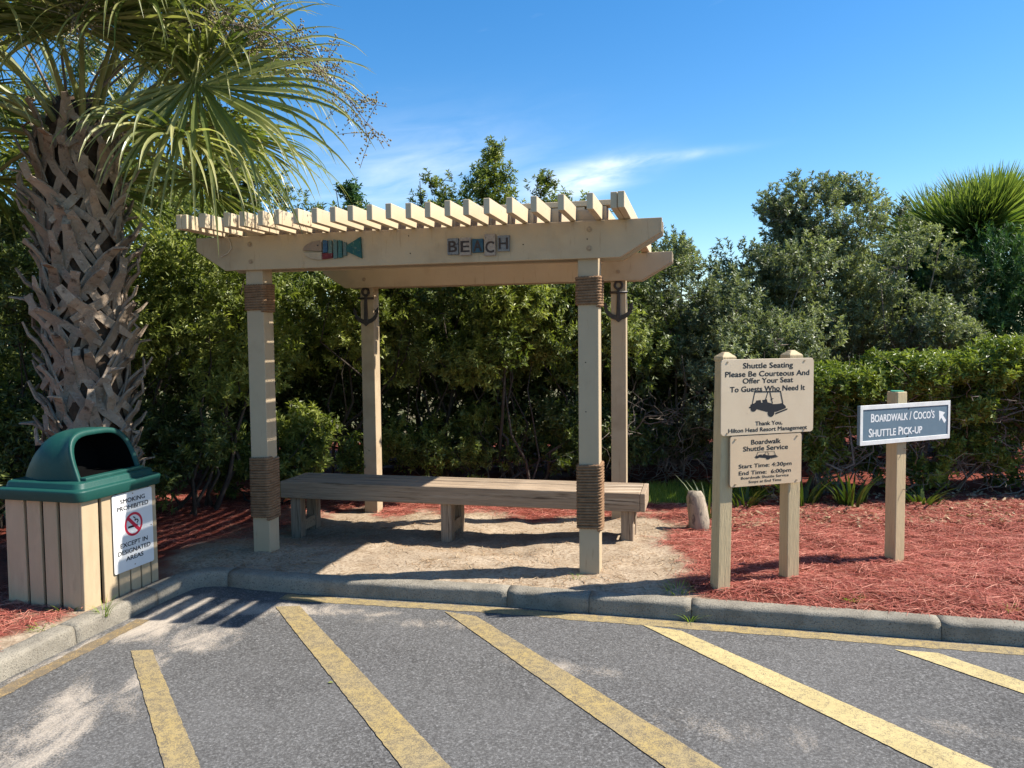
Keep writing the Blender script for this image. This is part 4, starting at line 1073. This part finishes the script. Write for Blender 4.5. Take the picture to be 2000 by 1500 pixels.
# ------------------------------------------------------------------ palms
def frond_mesh(hub, d, nrm, Rl, nleaf, spread, droop, pet0, g, pet_r=.017, wid=.040, sag=.0):
    d = np.array(d, float); d /= np.linalg.norm(d); nrm = np.array(nrm, float); nrm -= d * nrm.dot(d); nrm /= np.linalg.norm(nrm)
    sd = np.cross(nrm, d)
    hub = np.array(hub, float)
    V, Fc, tn = [], [], []
    K = 12
    for i in range(nleaf):
        ph = spread * (2 * (i + .5) / nleaf - 1) + g.normal(0, .02)
        l = d * math.cos(ph) + sd * math.sin(ph) + nrm * (.10 * (1 if i % 2 else -1) + g.normal(0, .05))
        L = Rl * (.70 + .30 * math.cos(ph * .62)) * g.uniform(.86, 1.08)
        p = hub + d * .10 * max(0, math.cos(ph)); v = l / np.linalg.norm(l)
        t0 = np.clip(.45 + g.normal(0, .2), 0, 1); dr = droop * g.uniform(.6, 1.5)
        o = len(V)
        for k in range(K + 1):
            s = k / K
            w = wid * (min(1, .30 + 1.9 * s) if s < .38 else max(.05, 1.02 - (s - .38) * 1.55)) * (1 if s < .98 else .3)
            side = np.cross(v, nrm); side /= np.linalg.norm(side) + 1e-9
            fold = np.cross(side, v) * w * .22
            V += [p - side * w * .5, p - fold, p + side * w * .5]; tn += [np.clip(t0 + .06 + .65 * max(0, s - .45), 0, 1)] * 3
            if k < K:
                q = o + 3 * k; Fc += [(q, q + 1, q + 4, q + 3), (q + 1, q + 2, q + 5, q + 4)]
                p = p + v * L / K
                v = v + np.array([0, 0, -1.0]) * dr * (max(0, s - .22) ** 1.3) * .85 + g.normal(0, .02, 3); v /= np.linalg.norm(v)
    # petiole, gently arched
    pet0 = np.array(pet0, float); pts = []
    for k in range(7):
        t = k / 6; pts.append(pet0 + (hub + d * .10 - pet0) * t + np.array([0, 0, sag]) * math.sin(math.pi * t))
    b = MB(); b.tube(pts, [pet_r * (1.5 - .9 * k / 6) for k in range(7)], 6, True)
    V = np.array(V + [np.array(p) for p in b.v]); o = len(tn)
    tn = tn + [.75] * len(b.v)
    faces = Fc + [tuple(i + o for i in f) for f in b.f if len(f) == 4]
    return np_mesh('frond', V, np.array(faces), M[PALM_LEAF], False, np.array(tn))

PALM_LEAF = 'leaf_palm'
palm = tag(empty('palm_tree', (-3.14, 5.8, 0)), 'cabbage palm with criss-cross leaf bases on its trunk behind the bin', 'palm tree')
g = np.random.default_rng(5)
def trunk_x(z): return .012 * math.sin(z * 1.5) + (.02 * z if z < 3.5 else .07) * 0
tr_pts = [(trunk_x(z), 0, z) for z in np.linspace(-.2, 3.35, 16)]
trunk = MB().tube(tr_pts, [.245 - .012 * i / 15 * 2 for i in range(15)] + [.14], 14).build('trunk', M['fibre'], palm, smooth=True)
def boot_mesh(k):
    gg = np.random.default_rng(200 + k)
    j = lambda s: gg.normal(0, s)
    b = MB()
    top = .205 + j(.045) + (.05 if k % 3 == 0 else 0); out = .385 + j(.04) + (.035 if k % 3 == 0 else 0); tw = j(.06)
    stub = [(.262, 0, .01), (.285, tw * .2, .075), (.325, tw * .5, .135), (.37, tw * .8, .18), (out, tw, top)]
    b.strap(stub, [.092, .080, .066 + j(.006), .056 + j(.008), .040 + j(.012)], [.026, .025, .022, .018, .010], (0, 1, 0))
    for s in (-1, 1):
        wv = j(.012)
        leg = [(.205, s * (.170 + wv), -.205), (.236, s * (.120 + wv), -.125), (.258, s * .066, -.045), (.274, s * .022, .040)]
        b.strap(leg, [.034, .050, .060, .056], [.010, .016, .020, .018], [(-.35 * s * 0, 1, .75 * s)] * 4)
    return b.mesh('leaf_base', M['boot'], False)
boots = [boot_mesh(k) for k in range(11)]
NB = 190
for i in range(NB):
    z = .06 + 3.05 * i / NB
    an = i * 2.39996 + g.normal(0, .07)
    o = link('leaf_base', boots[(i * 7) % 11], trunk, (trunk_x(z), 0, z), None)
    sc = (1.0 + .10 * math.sin(i)) * (1.0 if z < 2.5 else 1.0 - .25 * (z - 2.5))
    o.rotation_euler = (g.normal(0, .20), g.normal(0, .11) - (.22 if z > 2.7 else .0), an)
    o.scale = (.86 + .12 * min(1, z / 1.9) + g.normal(0, .025), sc + g.normal(0, .05), sc + g.normal(0, .06))
CR = np.array([.03, 0.0, 3.08])
def add_frond(az_deg, el_deg, plen, Rl, nleaf=44, spread=2.35, droop=.55, face=None, d=None, hub=None):
    a, e = R(az_deg), R(el_deg)
    dirp = np.array([math.sin(a) * math.cos(e), math.cos(a) * math.cos(e), math.sin(e)])
    h = CR + dirp * plen if hub is None else np.array(hub)
    dd = dirp + np.array([0, 0, -.35]) if d is None else np.array(d)
    nn = np.array([-math.sin(a) * .5, -math.cos(a) * .5, 1.0]) if face is None else np.array(face)
    p0 = CR + np.array([dirp[0] * .12, dirp[1] * .12, -.05])
    link('frond', frond_mesh(h, dd, nn, Rl, nleaf, spread, droop, p0, g, sag=.10), palm)
# the big fan on the right, facing the car park
add_frond(0, 0, 0, 1.28, 60, 2.6, .62, face=(-.10, -.85, .42), d=(.90, -.15, -.28), hub=(.97, -.35, 3.36))
add_frond(0, 0, 0, 1.20, 48, 2.3, .80, face=(.25, -.55, .70), d=(.80, -.35, .10), hub=(.62, -.50, 3.86))
add_frond(0, 0, 0, 1.20, 48, 2.3, .95, face=(-.3, -.6, .7), d=(-.45, -.75, -.1), hub=(-.42, -.60, 3.66))
add_frond(0, 0, 0, 1.15, 46, 2.3, .95, face=(-.5, -.3, .7), d=(-.85, -.25, -.25), hub=(-.78, -.35, 3.45))
add_frond(0, 0, 0, 1.20, 48, 2.3, .90, face=(.1, -.65, .7), d=(.20, -.85, -.1), hub=(.22, -.78, 3.90))
add_frond(0, 0, 0, 1.15, 46, 2.3, .80, face=(.3, -.2, .9), d=(.9, .15, -.1), hub=(.85, .25, 3.70))
for k, (azd, eld, pl_, rl) in enumerate(((60, 12, .95, 1.1), (95, 30, 1.0, 1.1), (130, 45, .95, 1.1), (30, 20, 1.0, 1.0), (0, 20, 1.0, 1.1), (-35, 12, 1.0, 1.1), (-70, 22, 1.0, 1.1), (-100, 0, .95, 1.05), (-125, 28, 1.0, 1.15), (180, 52, .9, 1.1), (150, 36, .95, 1.1),
                                       (-155, 36, .95, 1.15), (75, 50, 1.1, 1.1), (-60, 58, 1.05, 1.1), (20, 65, 1.1, 1.1), (112, -2, .85, 1.0), (45, -12, .85, 1.0), (-80, -18, .80, 1.0), (-20, -8, .9, 1.0), (-110, 50, 1.0, 1.1), (105, 60, 1.0, 1.1), (-145, 8, .85, 1.05))):
    add_frond(azd, eld, pl_, rl, 50, 2.3, .92)
# hanging fruit stalks
def fruit_stalk(p0, p1, p2, nb, parent, seed, spread=.22):
    gg = np.random.default_rng(seed)
    p0, p1, p2 = (np.array(p, float) for p in (p0, p1, p2))
    q = lambda t: p0 * (1 - t) ** 2 + 2 * p1 * t * (1 - t) + p2 * t * t
    mb = MB(); mb.tube([q(t) for t in np.linspace(0, 1, 12)], [.011 * (1 - .8 * t) for t in np.linspace(0, 1, 12)], 5, False)
    bp = []
    for i in range(nb):
        t = gg.uniform(.38, 1.0); b0 = q(t); dr = unit(gg.normal(size=3) + np.array([.25, -.1, -.35])); L = gg.uniform(.5, 1.0) * spread
        pts = [b0 + dr * L * s + np.array([0, 0, -.10]) * L * s * s for s in np.linspace(0, 1, 4)]
        mb.tube(pts, .0022, 3, False)
        for j in range(16):
            bp.append(b0 + dr * L * gg.uniform(.15, 1.05) + gg.normal(0, .016, 3))
    bp = np.array(bp); r = gg.uniform(.0055, .0095, (len(bp), 1))
    octv = np.array([(1, 0, 0), (-1, 0, 0), (0, 1, 0), (0, -1, 0), (0, 0, 1), (0, 0, -1)], float)
    octf = np.array([(0, 2, 4), (2, 1, 4), (1, 3, 4), (3, 0, 4), (2, 0, 5), (1, 2, 5), (3, 1, 5), (0, 3, 5)])
    V = (bp[:, None] + octv[None] * r[:, None]).reshape(-1, 3)
    Fc = (octf[None] + (np.arange(len(bp)) * 6)[:, None, None]).reshape(-1, 3)
    st = mb.build('fruit_stalk', M['twig'], parent, smooth=True)
    bo = link('berries', np_mesh('berries', V, Fc, M['berry'], True, np.repeat(gg.random(len(bp)), 6)), st)
    tag(bo, kind='stuff')
fruit_stalk((.05, -.1, 3.2), (1.3, -.5, 4.4), (2.22, -.35, 3.00), 60, palm, 1, .30)
fruit_stalk((.05, -.1, 3.2), (1.1, -.3, 4.4), (1.85, -.2, 3.45), 56, palm, 2, .34)
fruit_stalk((.05, -.1, 3.2), (1.0, -.5, 4.6), (1.55, -.45, 4.05), 50, palm, 5, .34)
fruit_stalk((.0, -.1, 3.2), (.2, -.7, 4.4), (.55, -.95, 3.45), 44, palm, 3, .30)
fruit_stalk((-.05, -.1, 3.2), (-.3, -.6, 4.3), (-.25, -.75, 3.45), 44, palm, 4, .30)
fruit_stalk((-.05, .1, 3.2), (.5, .3, 4.2), (.9, .35, 3.20), 44, palm, 6, .30)
palm2 = tag(empty('palm_tree', (6.35, 10.9, 0)), 'distant palm with upright fan crown above the cedar at right', 'palm tree')
MB().tube([(0, 0, -.1), (.02, 0, 1.4), (0, 0, 2.9)], [.2, .19, .17], 10).build('trunk', M['fibre'], palm2, smooth=True)
CR = np.array([0, 0, 2.62])
_pal = palm
palm = palm2; PALM_LEAF = 'leaf_palm_far'
for k in range(56):
    azd = k * 137.5; eld = 5 + 78 * ((k * .618) % 1.0)
    aa = R(azd); dn = np.array([math.sin(aa) * .6, math.cos(aa) * .6, .25 + .9 * ((k * .618) % 1.0)])
    add_frond(azd, eld, .42, .86, 38, 1.5, .12, d=dn, face=(math.sin(k * 2.1), -1.0, .4))
palm = _pal

# ------------------------------------------------------------------ low plants
def blades(name, label, x, y, n, h, w, mat_, seed, rad, cat, lean=.5, group=None, tint=(.2, .9), z=None):
    gg = np.random.default_rng(seed)
    z = gz1(x, y) if z is None else z
    V, Fc, tn = [], [], []
    for i in range(n):
        an = gg.uniform(0, 6.283); rr = rad * math.sqrt(gg.random())
        p = np.array([rr * math.cos(an), rr * math.sin(an), -.012]); dr = unit(np.array([math.cos(an) * lean * gg.uniform(.2, 1.2), math.sin(an) * lean * gg.uniform(.2, 1.2), 1.0]))
        L = h * gg.uniform(.55, 1.1); sdv = np.array([-math.sin(an + gg.normal(0, .5)), math.cos(an), 0]); o = len(V); K = 4; t0 = gg.uniform(*tint)
        for k in range(K + 1):
            ww = w * (1 - (k / K) ** 2 * .95) * .5
            V += [p - sdv * ww, p + sdv * ww]; tn += [t0, t0]
            if k < K: Fc.append((o + 2*k, o + 2*k + 1, o + 2*k + 3, o + 2*k + 2)); p = p + dr * L / K; dr = unit(dr + np.array([math.cos(an), math.sin(an), -.35]) * lean * .42)
    o = link(name, np_mesh(name, V, np.array(Fc), M[mat_], False, tn), None, (x, y, z))
    return tag(o, label, cat, group)
LP = 'strap leaved plants under the hedge'
blades('strap_leaf_plant', 'strap leaved clump behind the bleached log', 1.70, 6.75, 22, .46, .024, 'leaf_dark', 1, .07, 'plant', .45, LP, (.0, .3))
blades('strap_leaf_plant', 'strap leaved clump right of the two post sign', 2.68, 7.15, 40, .36, .028, 'leaf_hedge', 2, .12, 'plant', .55, LP, (.0, .35))
blades('strap_leaf_plant', 'strap leaved clump left of the direction sign post', 3.12, 7.15, 44, .40, .028, 'leaf_hedge', 3, .14, 'plant', .55, LP, (.0, .35))
blades('strap_leaf_plant', 'strap leaved clump behind the two post sign legs', 2.15, 7.2, 36, .36, .026, 'leaf_hedge', 4, .12, 'plant', .6, LP, (.0, .35))
blades('strap_leaf_plant', 'small leafy clump right of the direction sign post', 3.75, 7.1, 40, .30, .034, 'leaf_hedge', 5, .16, 'plant', .7, LP, (.0, .35))
GT = 'small grass tufts along the kerb and signs'
blades('grass_tuft', 'grass tuft behind the kerb left of the two post sign', 1.03, 4.83, 46, .11, .006, 'grass', 11, .07, 'grass', .9, GT)
blades('grass_tuft', 'grass sprig growing out of the kerb joint', 1.05, 4.575, 16, .12, .006, 'grass', 12, .015, 'grass', .9, GT, z=ASPH + .005)
blades('grass_tuft', 'small green tuft in the red straw right of the sign', 2.02, 4.62, 50, .055, .007, 'grass', 13, .05, 'grass', .9, GT)
blades('grass_tuft', 'pale tuft in the straw near the right kerb', 2.83, 4.42, 24, .05, .006, 'grass', 14, .05, 'grass', .9, GT)
blades('grass_tuft', 'grass tuft at the foot of the bin corner', -2.43, 4.56, 22, .14, .006, 'grass', 15, .03, 'grass', .6, GT)
blades('grass_tuft', 'short tuft in front of the bin slats', -2.68, 4.61, 22, .09, .006, 'grass', 16, .05, 'grass', .8, GT)
blades('grass_tuft', 'low weeds by the kerb below the bin', -2.66, 4.33, 26, .06, .007, 'grass', 17, .06, 'grass', 1.0, GT)
blades('grass_tuft', 'tiny tuft beside the right front post foot', .42, 5.14, 22, .06, .005, 'grass', 18, .03, 'grass', .9, GT)
# lawn strip behind
n = 5200; gx_, gy_ = rng.uniform(1.1, 2.75, n), rng.uniform(7.55, 8.75, n)
k = rng.random(n) < turf_mask(gx_, gy_); gx_, gy_ = gx_[k], gy_[k]; n = len(gx_)
z = bedz(gx_, gy_); an = rng.uniform(0, 6.283, n); L = rng.uniform(.04, .09, n)
b0 = np.stack([gx_, gy_, z - .005], 1); sdv = np.stack([np.cos(an), np.sin(an), 0 * an], 1) * .004; tp = b0 + np.stack([rng.normal(0, .02, n), rng.normal(0, .02, n), L], 1)
V = np.stack([b0 - sdv, b0 + sdv, tp], 1).reshape(-1, 3)
tag(link('lawn_grass', np_mesh('lawn_grass', V, np.arange(3 * n).reshape(-1, 3), M['grass'], False, np.repeat(rng.uniform(.3, 1, n), 3))), 'strip of sunlit short grass behind the right end of the bench', 'grass', kind='stuff')

# bleached log standing by the sign
g = np.random.default_rng(9); pts = [(0, 0, -.06), (.004, .0, .07), (-.006, .01, .17), (-.016, .015, .27), (-.02, .02, .315)]
b = MB(); b.tube(pts, [.088, .080, .074, .070, .056], 12)
b.v = [tuple(np.array(p) * (1, 1, 1) + g.normal(0, .005, 3)) for p in b.v]
tag(b.build('cut_log', M['log'], smooth=True, loc=(1.53, 6.42, gz1(1.53, 6.42))), 'short bleached log standing upright behind the two post sign', 'log')

# bare grey brush right of the rear post
brush = tag(empty('bare_brush', (1.75, 8.75, -.05)), 'leafless tangled grey brush right of the rear pergola post', 'brush')
mb = MB(); g = np.random.default_rng(12)
for k in range(190):
    b0 = np.array([g.normal(0, .42), g.normal(0, .18), g.uniform(0, .8)]); branchy(mb, b0, [b0 + unit(g.normal(size=3) + np.array([0, -.2, .4])) * g.uniform(.2, .65)], g.uniform(.003, .007), g, .06)
mb.build('twigs', M['twig'], brush, smooth=True)

# ------------------------------------------------------------------ red pine straw and loose litter
def needle_field(n, box, keep, mats, seed, Lr=(.09, .20), wd=.0029, lift=.024):
    gg = np.random.default_rng(seed)
    x = gg.uniform(box[0], box[1], n); y = gg.uniform(box[2], box[3], n)
    k = (gg.random(n) < keep(x, y)) & ~inside([tuple(p) for p in KP + KN * .13] + [(9.5, -25), (-9.5, -25)], x, y)
    x, y = x[k], y[k]; n = len(x)
    z = bedz(x, y, True) + gg.uniform(.001, lift, n) * gg.random(n)
    an = gg.uniform(0, math.pi * 2, n); L = gg.uniform(Lr[0], Lr[1], n); bend = gg.normal(0, .5, n)
    P_ = []
    for s, lf in ((-.5, 0), (0, 1), (.5, 0)):
        aa = an + bend * s
        P_.append(np.stack([x + np.cos(aa) * L * s, y + np.sin(aa) * L * s, z + lf * gg.uniform(0, .012, n) + s * gg.normal(0, .014, n)], 1))
    sd = np.stack([-np.sin(an), np.cos(an), gg.normal(0, .4, n)], 1) * wd * .5
    V = np.stack([P_[0] - sd * .6, P_[0] + sd * .6, P_[1] - sd, P_[1] + sd, P_[2] - sd * .6, P_[2] + sd * .6], 1).reshape(-1, 3)
    o = (np.arange(n) * 6)[:, None]
    Fc = np.concatenate([o + np.array([[0, 1, 3, 2]]), o + np.array([[2, 3, 5, 4]])], 1).reshape(-1, 4)
    return np_mesh('pine_straw', V, Fc, mats, False, np.repeat(np.clip(gg.beta(2, 2, n), 0, 1), 6))
mul = lambda x, y: np.clip(1 - sand_mask(x, y) * 1.15, 0, 1) * (1 - turf_mask(x, y)) * (1 - .93 * sstep(7.0, 7.5, y))
tag(link('pine_straw', needle_field(76000, (.7, 5.4, 3.3, 7.4), mul, M['needle'], 1)), 'thick red pine straw mulch on the right side bed', 'mulch', kind='stuff')
tag(link('pine_straw', needle_field(20000, (-3.9, -2.3, 2.6, 5.0), mul, M['needle'], 2)), 'red pine straw mulch around the bin', 'mulch', kind='stuff')
tag(link('pine_straw', needle_field(24000, (-4.2, 1.6, 6.0, 8.4), lambda x, y: np.clip(1 - sand_mask(x, y) * 1.1, 0, 1) * (1 - turf_mask(x, y)), M['needle'], 3)), 'red pine straw mulch strip behind the bench', 'mulch', kind='stuff')
tag(link('leaf_litter', needle_field(7000, (-2.4, 1.4, 4.8, 7.6), lambda x, y: sand_mask(x, y) * (.15 + .85 * (vnoise(x, y, .22, 77) > .52)), M['litter'], 4, (.02, .10), .0036, .006)), 'scattered dry needles on the sand under the pergola', 'litter', kind='stuff')
tag(link('leaf_litter', needle_field(2600, (1.6, 5.2, 6.3, 7.6), lambda x, y: np.full(x.shape, .8), M['litter'], 5, (.03, .07), .022, .02)), 'dry fallen leaves along the foot of the hedge', 'litter', kind='stuff')
mb = MB(); mb.add([(0, 0, 0), (.012, -.008, .004), (.03, 0, .002), (.012, .010, .005)], [(0, 1, 2, 3)])
lf = mb.build('fallen_leaf', M['leaf_hedge'], loc=(-.926, 3.783, ASPH + .004)); tag(lf, 'single green fallen leaf lying on the asphalt', 'leaf')
a = lf.data.attributes.new('tint', 'FLOAT', 'POINT'); a.data.foreach_set('value', [1.0] * 4)
